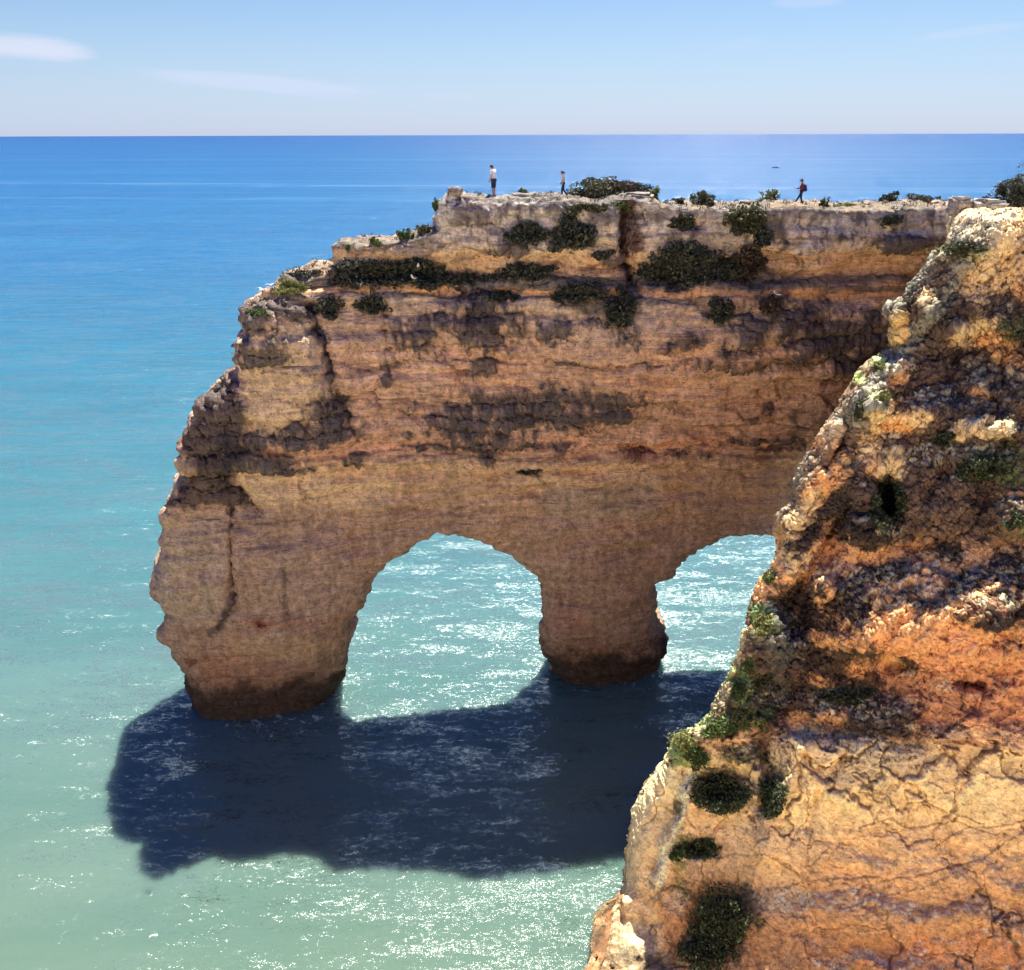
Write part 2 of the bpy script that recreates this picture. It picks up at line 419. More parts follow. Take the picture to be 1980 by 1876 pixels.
# fine bedding
lay = perlin(np.stack([V[:, 0]*.08, V[:, 1]*.08, V[:, 2]*2.6+pc.n1*.6], 1))
pc.c *= (1+.16*lay)[:, None]
lich = A(68, 58, 56); lich2 = A(92, 79, 74); dk = A(46, 40, 42); grey = A(140, 128, 122)
grn = A(60, 62, 48)
# yellow head on the left and pale smooth bands
pc.poly([(470, 640), (600, 620), (640, 760), (660, 830), (470, 820)], A(168, 138, 98), 25, .55)
pc.poly([(455, 920), (600, 920), (760, 925), (740, 985), (520, 980), (460, 950)], A(166, 134, 94), 18, .6)
pc.poly([(720, 895), (1060, 905), (1290, 900), (1300, 925), (1000, 930), (720, 950)], A(164, 130, 90), 12, .5)
pc.poly([(750, 912), (1010, 915), (990, 935), (760, 955)], A(142, 106, 78), 5, .5, 5)
pc.poly([(1040, 940), (1270, 935), (1280, 1010), (1060, 1010)], A(118, 102, 84), 12, .5)
pc.poly([(1310, 905), (1600, 905), (1600, 1040), (1330, 1060)], A(128, 98, 74), 16, .4)
pc.poly([(300, 1000), (440, 985), (440, 1200), (290, 1180)], A(134, 114, 92), 20, .5)
pc.poly([(460, 990), (660, 990), (690, 1190), (460, 1200)], A(128, 102, 82), 20, .5)
pc.poly([(440, 1215), (560, 1205), (640, 1225), (640, 1265), (450, 1250)], A(142, 112, 78), 14, .5)
pc.band(1185, 9, A(120, 78, 62), .45, 8, 470, 700)
# ---- dark crusts
def crust(*a, **k): pc.blob(*a, rough=k.pop('rough', 1.0), **k)
for (u, v, ru, rv, an) in ((940, 625, 52, 42, 30), (800, 652, 30, 22, -30), (1050, 640, 34, 16, -25), (942, 702, 26, 15, -30), (520, 680, 34, 16, 0), (1620, 640, 120, 30, 12), (1660, 690, 70, 34, 10),
                           (1540, 640, 50, 26, 20), (1420, 632, 26, 24, 0), (1010, 765, 60, 16, -5), (1150, 765, 70, 15, 3), (900, 812, 65, 26, 0), (1030, 800, 110, 24, 0), (1160, 800, 60, 10, 0), (970, 856, 55, 13, 0), (905, 845, 40, 20, 40), (1060, 862, 40, 6, 0),
                           (840, 868, 40, 4, 0), (685, 888, 18, 8, -10), (640, 795, 26, 24, 40), (520, 890, 42, 12, 0), (560, 905, 34, 6, 0), (470, 880, 30, 26, 0), (570, 840, 110, 11, 0), (615, 830, 45, 14, 0),
                           (745, 715, 7, 18, 0), (500, 620, 42, 16, -10), (985, 478, 26, 10, 0), (1190, 610, 16, 46, 0), (1300, 650, 30, 8, -10), (1130, 692, 60, 4, 0), (1390, 690, 70, 6, 0), (1560, 688, 60, 5, 0),
                           (1480, 600, 20, 20, 0), (1730, 462, 55, 9, 0), (1600, 455, 16, 6, 0), (1170, 492, 24, 8, 0), (1325, 878, 40, 5, 0), (1450, 850, 70, 4, 0), (1500, 870, 30, 5, 0), (925, 770, 16, 14, 0), (1390, 665, 16, 6, 0)):
    crust(u, v, ru*1.25, rv*1.3, lich, k=.9, edge=.3, nz=1.25, ang=an)
for (u, v, ru, rv, an) in ((1700, 700, 60, 22, 10), (945, 620, 40, 12, 50), (1000, 800, 40, 14, 0), (560, 605, 40, 16, 10), (612, 650, 10, 50, -18), (640, 730, 9, 40, -15)):
    crust(u, v, ru, rv, dk, k=.8, edge=.4, nz=.9, ang=an)
# weathered tops of the pale beds with drips
pc.blob(1725, 428, 26, 12, lich2, k=.7, nz=.8)
for (u, v, ru, rv) in ((905, 405, 34, 18), (885, 420, 18, 24), (940, 425, 20, 30), (960, 415, 30, 12), (1010, 400, 60, 10), (1000, 440, 26, 14), (1060, 395, 30, 12), (1100, 400, 40, 14), (1150, 410, 30, 14), (700, 488, 40, 8), (1250, 415, 18, 12), (1400, 420, 30, 10), (1545, 418, 12, 14), (1640, 418, 10, 18), (1700, 425, 8, 24), (815, 480, 34, 20), (740, 490, 12, 8)):
    pc.blob(u, v, ru, rv, lich2, k=.75, nz=1.3, rough=.6)
# left black crag
pc.poly([(440, 750), (478, 770), (480, 830), (455, 900), (420, 925), (352, 884), (363, 850), (390, 800), (420, 760)], dk, 8, .86, 9, 1.2)
pc.poly([(380, 930), (430, 905), (455, 925), (480, 960), (508, 988), (450, 975), (420, 975), (330, 990), (345, 965)], dk, 7, .86, 7, 1.1)
pc.line([(598, 598), (622, 650), (634, 730)], 11, dk, .8)
pc.line([(650, 765), (668, 800), (682, 828)], 8, lich, .7)
pc.line([(446, 985), (450, 1060), (455, 1150)], 3, A(60, 44, 38), .9, .3)
pc.line([(450, 1150), (430, 1195), (408, 1215)], 9, lich, .8, rough=.6)
pc.line([(582, 900), (584, 975)], 1.6, A(96, 66, 50), .8, .2)
for pts in ([(745, 575), (748, 640), (740, 690), (745, 720)], [(850, 560), (862, 600), (846, 650)], [(800, 690), (900, 700)], [(720, 775), (900, 765), (1060, 760)], [(1325, 688), (1455, 690), (1458, 714)], [(862, 1005), (900, 988), (920, 985)],
            [(1345, 815), (1480, 812), (1560, 822)], [(1000, 915), (1024, 910), (1052, 935), (1060, 960)], [(1075, 1130), (1078, 1160), (1088, 1190)], [(1290, 870), (1400, 860), (1530, 872)], [(1220, 950), (1240, 915), (1262, 905)],
            [(849, 474), (900, 472), (1000, 476)], [(960, 517), (1060, 512), (1190, 513)], [(1500, 455), (1580, 455), (1680, 452), (1830, 456)], [(1240, 448), (1380, 452), (1480, 456)], [(380, 1005), (500, 1010), (600, 1002)], [(455, 700), (560, 715), (640, 720)], [(540, 1130), (560, 1180)]):
    pc.line(pts, 1.8, A(84, 60, 50), .75, .5)
rl = np.random.RandomState(3)
for i in range(26):
    u_0 = rl.uniform(855, 1830); v_0 = rl.uniform(392, 412) if i % 2 else rl.uniform(440, 470); L_0 = rl.uniform(22, 60)
    pc.line([(u_0, v_0), (u_0+rl.uniform(-3, 3), v_0+L_0*.5), (u_0+rl.uniform(-5, 5), v_0+L_0)], rl.uniform(1.2, 2.4), A(70, 54, 48), .8, .5)
for i in range(16):
    u_0 = rl.uniform(860, 1780); v_0 = rl.uniform(425, 540); L_0 = rl.uniform(40, 160)
    pc.line([(u_0, v_0), (u_0+L_0, v_0+rl.uniform(-3, 3))], 1.5, A(84, 62, 50), .7, .6)
for i in range(30):
    u_0 = rl.uniform(855, 1830); pc.blob(u_0, rl.uniform(392, 420), rl.uniform(5, 22), rl.uniform(6, 26), lich2, k=.6, nz=1.2, rough=.5)
for i in range(34):  # thin dark bedding lines, painted in for the recess shadows of the strata
    v_0 = rl.uniform(570, 1010); u_0 = rl.uniform(480, 1650); L_0 = rl.uniform(60, 260)
    pc.line([(u_0, v_0), (u_0+L_0*.5, v_0+rl.uniform(-4, 4)), (u_0+L_0, v_0+rl.uniform(-5, 5))], rl.uniform(1.2, 2.6), A(96, 72, 58), rl.uniform(.35, .75), .8)
for i in range(26):   # small dark pockets with drips below
    pc.blob(rl.uniform(480, 1650), rl.uniform(590, 880), rl.uniform(5, 16), rl.uniform(4, 12), lich, k=.75, nz=1.2, rough=.8)
# vertical streaks
st = perlin(np.stack([V[:, 0]*1.7, V[:, 1]*1.7, V[:, 2]*.10], 1)) + .5*perlin(np.stack([V[:, 0]*4.1, V[:, 1]*4.1, V[:, 2]*.25+3], 1))
pc.c *= (1 - .16*sstep(.1, .7, st))[:, None]
# chute
pc.line([(1204, 392), (1208, 470), (1205, 540), (1200, 585)], 19, A(70, 44, 40), .92, .4, .5)
pc.line([(1201, 400), (1202, 560)], 5, A(120, 70, 50), .5, .4)
# cavity with red blocks
pc.blob(1232, 875, 34, 20, A(86, 54, 50), k=.9, nz=.6, rough=1.0, ang=25)
pc.blob(1270, 895, 20, 16, A(120, 84, 70), k=.7, nz=.6)
pc.blob(1300, 850, 90, 7, A(162, 104, 70), k=.7, nz=.5, ang=-4)
pc.blob(507, 1188, 22, 13, A(112, 62, 44), k=.9, nz=.5, rough=.6); pc.blob(1022, 912, 22, 8, lich, k=.9, nz=.5)
pc.blob(370, 1278, 14, 9, A(84, 50, 40), k=.9); pc.blob(304, 1172, 14, 14, A(110, 70, 56), k=.5)
pc.blob(1150, 1270, 60, 26, A(138, 92, 54), k=.6, nz=.8); pc.blob(1090, 1200, 34, 20, A(128, 84, 66), k=.4, nz=.8)
pc.blob(470, 1300, 90, 40, A(122, 82, 60), k=.5, nz=.8)
# ledge shadows painted as dark fringes around and under the ledge shrubs
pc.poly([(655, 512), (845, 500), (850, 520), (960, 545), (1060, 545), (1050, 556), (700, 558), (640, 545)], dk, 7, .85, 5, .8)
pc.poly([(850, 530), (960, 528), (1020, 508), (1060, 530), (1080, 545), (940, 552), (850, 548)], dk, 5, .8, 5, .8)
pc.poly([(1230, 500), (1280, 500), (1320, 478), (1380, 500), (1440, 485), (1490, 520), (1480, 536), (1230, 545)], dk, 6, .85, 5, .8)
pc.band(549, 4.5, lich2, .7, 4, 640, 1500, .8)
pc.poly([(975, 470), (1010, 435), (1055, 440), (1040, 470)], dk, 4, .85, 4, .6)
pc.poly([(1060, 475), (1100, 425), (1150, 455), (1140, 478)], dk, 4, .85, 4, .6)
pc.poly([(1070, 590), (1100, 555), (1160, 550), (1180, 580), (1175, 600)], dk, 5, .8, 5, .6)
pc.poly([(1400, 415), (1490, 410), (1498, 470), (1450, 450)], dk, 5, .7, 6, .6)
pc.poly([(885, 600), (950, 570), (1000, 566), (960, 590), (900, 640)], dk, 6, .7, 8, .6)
# damp foot at the water
zz = V[:, 2] + .7*pc.n1 + .25*pc.n2
pc.mix(sstep(5.5, 1.5, zz)*.55, A(84, 60, 42)); pc.mix(sstep(3.4, 1.7, zz)*.9, A(34, 28, 24), .4)
# flat sunlit tops: pale grey lime crust, sandy
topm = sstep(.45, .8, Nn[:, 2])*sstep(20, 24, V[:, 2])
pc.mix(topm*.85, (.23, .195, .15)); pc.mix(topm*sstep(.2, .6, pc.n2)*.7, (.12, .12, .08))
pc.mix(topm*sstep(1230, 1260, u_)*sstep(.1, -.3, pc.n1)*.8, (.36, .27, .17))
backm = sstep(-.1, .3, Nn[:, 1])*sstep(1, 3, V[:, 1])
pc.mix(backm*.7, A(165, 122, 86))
# ---- displacement
Pw = V
rough = pc.r
dsp = .34*fbm(Pw, (.28, .28, .34), 3) + .16*ridged(Pw, (.35, .35, 1.3), 3)*.5
bed = perlin(np.stack([V[:, 0]*.16, V[:, 1]*.16, V[:, 2]*1.5+pc.n1*.35], 1)); lowz = 1-.6*sstep(1000, 1080, v_)
dsp += .30*lowz*np.clip(bed*2.6, -.8, .8)*(.5+.5*sstep(-.3, .4, fbm(V, .2, 2, .5, 50.)))
dsp += .05*lowz*np.clip(3*perlin(np.stack([V[:, 0]*.3, V[:, 1]*.3, V[:, 2]*4.5+pc.n1*.5], 1)), -1, 1)
wp = V + np.stack([fbm(V, .7, 3), fbm(V, .7, 3, .5, 40.), .5*fbm(V, .6, 3, .5, 80.)], 1)*.35
c1, e_1 = cells(wp, (.30, .22, .62)); c2, e_2 = cells(wp, (.8, .7, 1.5), 3)
upz = sstep(900, 860, v_)*(.35+.65*sstep(-.2, .3, fbm(V, .15, 2, .5, 9.))) + .25*sstep(860, 900, v_)
dsp += upz*(.34*(c1-.5) + .14*(c2-.5)) - upz*.16*sstep(.07, .0, e_1)
pc.c *= (1+.16*(c1-.5)*upz+.12*(c2-.5)*upz)[:, None]
pc.mix(sstep(.05, .012, e_1)*.6*upz, A(84, 62, 52)); pc.mix(sstep(.06, .02, e_2)*.3*upz, A(96, 74, 60))
smooth_zone = .6 + .4*sstep(.0, .4, pc.n1)
dsp *= 1-.55*sstep(31., 32.2, V[:, 2])
dsp += .075*fbm(Pw, 1.5, 4, .6, 5.)*smooth_zone
nobed = sstep(600, 560, u_)
V1 = V + Nn*dsp[:, None]
Nn = vnormals(V1, Q)
d3 = .05*ridged(Pw, 1.6, 3, .55, 3.)*.7 + rough*(.22*ridged(Pw, 1.9, 4, .62, 8.)+.06)
V1 = V1 + Nn*d3[:, None]
W = wall_world(V1)
m_arch = rock_mat("layered_limestone", 1.0, 1.0)
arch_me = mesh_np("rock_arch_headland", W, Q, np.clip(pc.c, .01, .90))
arch = obj("rock_arch_headland", arch_me, m_arch); tag(arch, kind="structure")
arch["label"] = "layered limestone headland with two sea arches rising from the water"
print("arch", len(W), time.time()-T0)
bvh_arch = BVHTree.FromPolygons(W.tolist(), Q.tolist())
print("bvh", time.time()-T0)
ARCH_TOP = (topm > .5) & (W[:, 2] > 25)
del V, V1, Nn

# ================================================================== NEAR CLIFF
SIL = [(405, 1850), (430, 1838), (460, 1834), (480, 1826), (500, 1800), (530, 1780), (560, 1758), (580, 1750), (592, 1728), (600, 1713), (612, 1716), (622, 1728), (650, 1730), (672, 1730), (684, 1722), (704, 1695),
 (726, 1670), (760, 1647), (797, 1625), (839, 1591), (874, 1582), (890, 1556), (916, 1546), (938, 1537), (975, 1536), (995, 1509), (1023, 1497), (1049, 1510), (1099, 1496), (1117, 1472), (1150, 1465), (1213, 1451), (1235, 1446),
 (1287, 1429), (1330, 1403), (1365, 1386), (1400, 1351), (1413, 1340), (1423, 1305), (1447, 1294), (1469, 1286), (1500, 1255), (1530, 1240), (1549, 1228), (1627, 1210), (1701, 1204), (1730, 1197), (1750, 1163), (1770, 1147), (1812, 1144), (1857, 1138), (1876, 1130), (1960, 1110), (2100, 1070)]
vs = np.array([a for a, b in SIL], float); us = np.array([b for a, b in SIL], float)
UR = 2075.0
rows = np.concatenate([np.arange(405, 1920, 1.55), np.linspace(1921, 2060, 40)])
nc = 620
cc = np.linspace(0, 1, nc)**1.06
RV, CC = np.meshgrid(rows, cc, indexing='ij')
nr = len(rows)
edge_n = fbm(np.stack([rows*.03, rows*0, rows*0], 1), 1.0, 5, .65)*5
uL = np.interp(rows, vs, us) + edge_n
GU = uL[:, None] + CC*(UR-uL[:, None]); GV = RV.copy()
U = GU.astype(np.float32); Vv = GV.astype(np.float32)
rw = np.interp(np.linspace(405, 2060, 1200), vs, us); rw = np.convolve(np.pad(rw, 25, mode='edge'), np.hanning(51)/np.hanning(51).sum(), 'valid')
uS = np.interp(rows, np.linspace(405, 2060, 1200), rw)
X = np.maximum(U-uS[:, None].astype(np.float32), 0)
base = np.interp(GV, [405, 430, 470, 600, 800, 1000, 1060, 1150, 1250, 1330, 1400, 1440, 1500, 1600, 1700, 1800, 1876, 2060], [42.6, 41.5, 41.2, 40.4, 39.4, 38.4, 38.0, 36.8, 35.5, 35.35, 35.2, 34.9, 34.6, 33.95, 33.0, 32.0, 31.15, 29.7])
base = base - 5.2*sstep(0, 850, X) - 1.2*np.exp(-((X-380)/220)**2)
w = 46.0
base = base + 2.2*(1-np.sqrt(np.clip(1-np.clip(1-X/w, 0, 1)**2, 0, 1)))
def bl(u, v, ru, rv, a, ang=0):
    du = U-u; dv = Vv-v
    if ang:
        q = R(ang); du, dv = du*math.cos(q)+dv*math.sin(q), -du*math.sin(q)+dv*math.cos(q)
    return a*np.exp(-((du/ru)**2+(dv/rv)**2)**1.4)
def ln(pts, w, a, pw=2): return a*np.exp(-(line_dist(U, Vv, pts)/w)**pw)
o = np.zeros_like(base)
gp = np.stack([U.ravel()*.01, Vv.ravel()*.01, np.zeros(U.size)], 1)
jag = (fbm(gp, 1.2, 4)).reshape(U.shape)*1.0
Us = U + 14*jag
# buttress left of the bright arete, set back
ar = np.interp(Vv, [1400, 1480, 1560, 1600, 1660, 1700, 1760, 1876, 2060], [1330, 1345, 1318, 1300, 1285, 1262, 1268, 1262, 1240])
o += .7*sstep(10, -14, Us-ar)*sstep(1430, 1500, Vv)
o += .3*sstep(8, -10, Us-np.interp(Vv, [1720, 1876, 2060], [1200, 1215, 1200]))*sstep(1690, 1740, Vv)
# cave
o += bl(1716, 968, 30, 52, 2.4) + bl(1700, 930, 40, 20, .5)
# crests and gullies of the upper ridge
o -= ln([(1930, 440), (1850, 545), (1780, 640), (1720, 735), (1660, 800)], 30, 0.61)
o -= ln([(1800, 500), (1760, 570), (1735, 600)], 27, 0.44)
o += ln([(1880, 520), (1810, 620), (1760, 700)], 17, 0.52)
o += ln([(1760, 600), (1765, 650), (1735, 690)], 20, 1.05)
o -= ln([(1700, 800), (1760, 805), (1800, 790)], 30, 0.55)
o += ln([(1690, 850), (1760, 860), (1830, 850)], 31, 0.52)
o += ln([(1645, 805), (1625, 860), (1600, 905)], 10, 0.90)
o -= ln([(1600, 830), (1585, 900), (1560, 960)], 38, 0.28)
o -= ln([(1640, 920), (1590, 1000), (1540, 1080)], 34, 0.39)
o += ln([(1640, 980), (1600, 1040), (1570, 1110), (1520, 1160)], 25, 0.98)
o -= ln([(1660, 960), (1650, 1010), (1665, 1035), (1720, 1045)], 34, 0.50)
o -= bl(1585, 1135, 20, 28, 1.2) - bl(1540, 1180, 30, 50, 1.0)
o -= bl(1690, 780, 50, 26, .7) - bl(1900, 700, 90, 60, .9) - bl(1820, 760, 60, 30, .5)
o -= bl(1750, 1190, 120, 60, .7); o += bl(1880, 1300, 90, 30, .5) + bl(1680, 1320, 110, 50, .9) + bl(1560, 1230, 60, 60, .7)
o += ln([(1400, 1440), (1500, 1425), (1640, 1420), (1780, 1440)], 18, .25)
o -= bl(1640, 1500, 150, 50, .25); o -= ln([(1540, 1450), (1500, 1560), (1480, 1640)], 30, .5)
o += ln([(1480, 1440), (1490, 1500), (1480, 1560)], 16, .9)
o += bl(1395, 1520, 48, 36, 1.1) + bl(1385, 1790, 52, 72, 1.1) + bl(1350, 1640, 34, 18, .7)
o += ln([(1640, 1450), (1610, 1500), (1570, 1560), (1560, 1600)], 9, .18)
o += .10*np.sin((Vv+U*-.12)/17+3*jag)*sstep(1600, 1700, Vv)*sstep(1500, 1700, U)
o += ln([(1900, 1330), (1860, 1320)], 10, 1.0) + bl(1870, 1318, 24, 9, .8) + bl(1740, 1292, 36, 10, .8)
o += bl(1950, 580, 30, 40, .8) - bl(1900, 470, 60, 20, .4)
for (u, v, ru, rv, a) in ((1845, 640, 24, 12, -.6), (1790, 600, 30, 14, -.4), (1900, 755, 40, 14, -.4), (1920, 835, 50, 14, -.7), (1890, 860, 60, 10, .5), (1860, 920, 40, 20, .3), (1960, 1000, 40, 30, -.4), (1900, 1180, 80, 36, -.5),
                          (1640, 1230, 50, 30, -.4), (1930, 1240, 60, 16, .4), (1500, 1330, 40, 26, .5), (1430, 1310, 24, 20, .5)):
    o += bl(u, v, ru, rv, a)
GD = base + o
dmx = 36.1/np.tan(np.arctan((GV-938)/FPX)+PITCH)     # the foot of the cliff stays out of the water
kk = np.clip(.5+.5*(GD-dmx)/.5, 0, 1); GD = np.where(GV > 1650, GD*(1-kk)+dmx*kk-.5*kk*(1-kk)*.5, GD)
P3 = at_dist(GU, GV, GD)                       # nr,nc,3
# plateau behind the top row
npz = 70
ptop = []
for k in range(npz, 0, -1):
    q = P3[0].copy(); f = (k/npz)**1.3
    q[:, 0] *= (q[:, 1]+f*19)/q[:, 1]; q[:, 1] += f*19; q[:, 0] += f*1.5; q[:, 2] = q[:, 2]*(1-f**.5) + (32.1)*f**.5 
    ptop.append(q)
P3 = np.concatenate([np.array(ptop), P3], 0)
U = np.concatenate([np.repeat(U[:1], npz, 0), U], 0); Vv = np.concatenate([np.repeat(Vv[:1], npz, 0)-np.arange(npz, 0, -1)[:, None]*.6, Vv], 0)
# hidden flank that turns away behind the silhouette
nb = 70
pb = []
rowi = np.arange(P3.shape[0])
for k in range(nb, 0, -1):
    q = P3[:, 0].copy(); f = k/nb
    q[:, 1] += 16*f
    q[:, 2] -= 6*min(1, f*3)*sstep(npz+160, npz, np.arange(len(q)))
    q[:, 0] *= q[:, 1]/P3[:, 0, 1]
    _, vq = project(q)
    uq = np.maximum(np.interp(vq, vs, us), np.concatenate([np.full(npz, us[0]), uL])) + 16*(1-math.exp(-f*9))+40*f
    zq = (q-CAM) @ fwd
    q[:, 0] = (uq-990)/FPX*zq
    pb.append(q)
P3 = np.concatenate([np.array(pb).transpose(1, 0, 2), P3], 1)
U = np.concatenate([np.repeat(U[:, :1], nb, 1)-np.arange(nb, 0, -1)[None, :]*1.4, U], 1); Vv = np.concatenate([np.repeat(Vv[:, :1], nb, 1), Vv], 1)
R_, C_ = U.shape
V = P3.reshape(-1, 3).astype(np.float32)
ii = np.arange(R_*C_).reshape(R_, C_)
Q = np.stack([ii[:-1, :-1], ii[1:, :-1], ii[1:, 1:], ii[:-1, 1:]], -1).reshape(-1, 4)
Nn = vnormals(V, Q)
print("near grid", len(V), Nn[:, 1].mean())
if Nn[:, 1].mean() > 0: Q = Q[:, ::-1].copy(); Nn = -Nn
pn = Paint(V, U.ravel(), Vv.ravel(), A(190, 142, 92))
pn.n1 = fbm(V, .8, 5, .62); pn.n2 = fbm(V, 3.4, 5, .76, 31.)
B = lambda r, g, b: alb((r, g, b), KB, TB)
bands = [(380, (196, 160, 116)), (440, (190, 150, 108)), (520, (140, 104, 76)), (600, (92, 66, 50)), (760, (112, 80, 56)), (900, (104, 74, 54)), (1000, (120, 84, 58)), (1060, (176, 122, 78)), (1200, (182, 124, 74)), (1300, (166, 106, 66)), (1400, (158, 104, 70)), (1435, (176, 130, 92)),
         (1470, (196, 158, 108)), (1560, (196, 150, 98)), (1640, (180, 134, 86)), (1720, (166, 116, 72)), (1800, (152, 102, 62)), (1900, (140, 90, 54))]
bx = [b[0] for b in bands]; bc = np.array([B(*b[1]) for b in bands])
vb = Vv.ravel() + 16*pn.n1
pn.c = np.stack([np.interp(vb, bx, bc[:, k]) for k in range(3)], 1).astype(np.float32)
LB = B(70, 54, 46); LD = B(46, 36, 32); LG = B(118, 112, 100); ORG = B(194, 132, 74); CR = B(188, 150, 102); RED = B(160, 96, 62); GR = B(76, 84, 46); SAND = B(212, 166, 112)
pb_ = pn.blob
# upper right: dark crust with orange windows
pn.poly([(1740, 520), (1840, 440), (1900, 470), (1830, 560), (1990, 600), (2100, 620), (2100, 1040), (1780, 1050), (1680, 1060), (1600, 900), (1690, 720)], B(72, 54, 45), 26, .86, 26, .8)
pn.poly([(1880, 430), (2100, 420), (2100, 540), (1960, 560), (1880, 590), (1850, 560)], SAND, 14, .8, 16, .2)
pn.poly([(1838, 420), (1960, 425), (1900, 450), (1850, 490), (1830, 470)], B(176, 158, 134), 10, .6, 10, .3)
for (u, v, ru, rv, an) in ((1960, 700, 40, 16, 12), (1880, 640, 46, 26, -25), (1925, 660, 40, 20, 0), (1880, 745, 26, 7, 0), (1900, 762, 22, 7, 10), (1915, 830, 44, 13, 6), (1865, 835, 16, 12, 0), (1730, 815, 36, 16, 0), (1690, 830, 14, 16, 0),
                           (1680, 880, 20, 40, 10), (1715, 910, 40, 22, 0), (1790, 580, 14, 18, 0), (1600, 850, 16, 26, 30), (1590, 950, 26, 70, 38), (1560, 990, 18, 50, 38), (1540, 1070, 26, 34, 20), (1590, 1130, 12, 24, 0), (1600, 1060, 22, 14, 0), (1970, 960, 40, 7, 0), (1950, 720, 40, 8, 15), (1745, 780, 20, 10, 0), (1735, 730, 14, 34, 35), (1985, 560, 20, 20, 0)):
    pb_(u, v, ru, rv, ORG if (u+v) % 3 else CR, k=.85, nz=.7, ang=an, edge=.3)
pb_(1700, 800, 34, 12, CR, k=.9, nz=.5); pb_(1775, 808, 26, 10, CR, k=.9, nz=.5); pb_(1675, 860, 18, 30, CR, k=.85, nz=.5); pb_(1740, 640, 16, 40, B(206, 158, 92), k=.9, nz=.4)
pb_(1720, 845, 24, 16, B(160, 136, 110), k=.8, nz=.5)
# mid orange wall with crusts
for (u, v, ru, rv, an) in ((1700, 1100, 40, 9, 0), (1640, 1170, 60, 40, 0), (1700, 1115, 50, 16, -5), (1780, 1165, 36, 18, 20), (1900, 1180, 60, 26, -15), (1860, 1130, 40, 26, 0), (1960, 1110, 40, 40, 0), (1940, 1190, 60, 18, -20), (1830, 1070, 40, 20, 20),
                           (1560, 1260, 60, 60, 0), (1600, 1340, 110, 60, 0), (1700, 1400, 90, 36, 0), (1500, 1370, 60, 30, 0), (1650, 1270, 60, 30, 0), (1760, 1290, 40, 12, 10), (1510, 1190, 34, 70, 15), (1560, 1160, 30, 40, 0), (1480, 1240, 20, 60, 10), (1620, 980, 34, 40, 30), (1650, 1010, 50, 34, 0), (1690, 1040, 50, 16, 0), (1560, 1040, 12, 50, 40), (1440, 1350, 40, 30, -30)):
    pb_(u, v, ru, rv, LB if (u*7+v) % 5 else LD, k=.95, nz=.8, ang=an, edge=.35, rough=1.0)
for (u, v, ru, rv) in ((1850, 1390, 120, 26), (1900, 1320, 60, 10), (1750, 1300, 50, 12), (1880, 1180, 40, 12), (1800, 1130, 30, 50)):
    pb_(u, v, ru, rv, RED, k=.3, nz=.9)
pb_(1830, 1420, 110, 14, B(110, 74, 58), k=.6, nz=.9)
pn.poly([(1500, 1180), (1560, 1150), (1630, 1225), (1700, 1245), (1660, 1290), (1760, 1360), (1785, 1440), (1640, 1418), (1540, 1405), (1470, 1430), (1480, 1330), (1500, 1250)], B(60, 44, 37), 16, .85, 30, .8)
for (u, v, ru, rv, an) in ((1600, 1240, 30, 12, 20), (1660, 1290, 24, 20, 0), (1590, 1320, 30, 10, 30), (1640, 1240, 30, 10, 0), (1610, 1385, 30, 14, 0), (1720, 1290, 26, 14, 0), (1540, 1390, 22, 16, 0)):
    pb_(u, v, ru, rv, ORG, k=.75, nz=.8, ang=an)
# cream face and lower wall
pn.poly([(1495, 1440), (1560, 1410), (1700, 1430), (1850, 1470), (2100, 1470), (2100, 1590), (1700, 1600), (1500, 1620), (1490, 1520)], B(200, 160, 106), 22, .6, 20)
pn.poly([(1400, 1460), (1470, 1430), (1480, 1530), (1460, 1560), (1400, 1490)], B(208, 164, 106), 12, .7, 10)
pn.poly([(1240, 1490), (1330, 1470), (1300, 1600), (1262, 1700), (1290, 1880), (1200, 1900), (1200, 1700), (1215, 1600)], B(188, 156, 114), 14, .7, 14)
pn.poly([(1330, 1480), (1345, 1500), (1310, 1620), (1290, 1700), (1262, 1740), (1258, 1700), (1300, 1590)], B(190, 176, 142), 8, .75, 10, .5)
pn.poly([(1350, 1580), (1560, 1600), (1540, 1760), (1420, 1700), (1330, 1700)], B(160, 128, 98), 24, .5, 24, .3)
pb_(1510, 1700, 80, 40, B(196, 142, 78), k=.4, nz=.8); pb_(1900, 1850, 200, 40, B(160, 96, 58), k=.55, nz=.8); pb_(1700, 1690, 100, 10, B(170, 118, 80), k=.5)
pn.poly([(1140, 1740), (1200, 1735), (1215, 1800), (1220, 1890), (1120, 1890)], B(112, 88, 62), 12, .6, 14, .5)
pb_(1175, 1760, 24, 14, B(196, 160, 112), k=.8)
for (u, v, ru, rv, an) in ((1395, 1520, 52, 38, 0), (1490, 1530, 28, 42, 0), (1350, 1640, 40, 20, 20), (1310, 1560, 12, 18, 0), (1385, 1790, 54, 80, 0), (1440, 1760, 30, 50, 0), (1440, 1460, 50, 20, 0), (1716, 968, 32, 56, 0)):
    pb_(u, v, ru, rv, B(60, 56, 40), k=.85, nz=.7, ang=an, rough=.8)
for (u, v, ru, rv) in ((1900, 900, 50, 26), (1940, 920, 60, 24), (1830, 850, 26, 14), (1960, 880, 30, 20), (1980, 1010, 26, 18), (1960, 640, 30, 20), (1430, 1380, 60, 30), (1310, 1440, 30, 30), (1480, 1200, 18, 30), (1440, 1300, 20, 26), (1640, 1340, 70, 12), (1860, 490, 50, 12), (1310, 1650, 14, 60)):
    pb_(u, v, ru, rv, GR, k=.65, nz=1.0, rough=.8)
pn.line([(1380, 1350), (1345, 1410), (1300, 1440)], 16, B(170, 164, 110), .6)
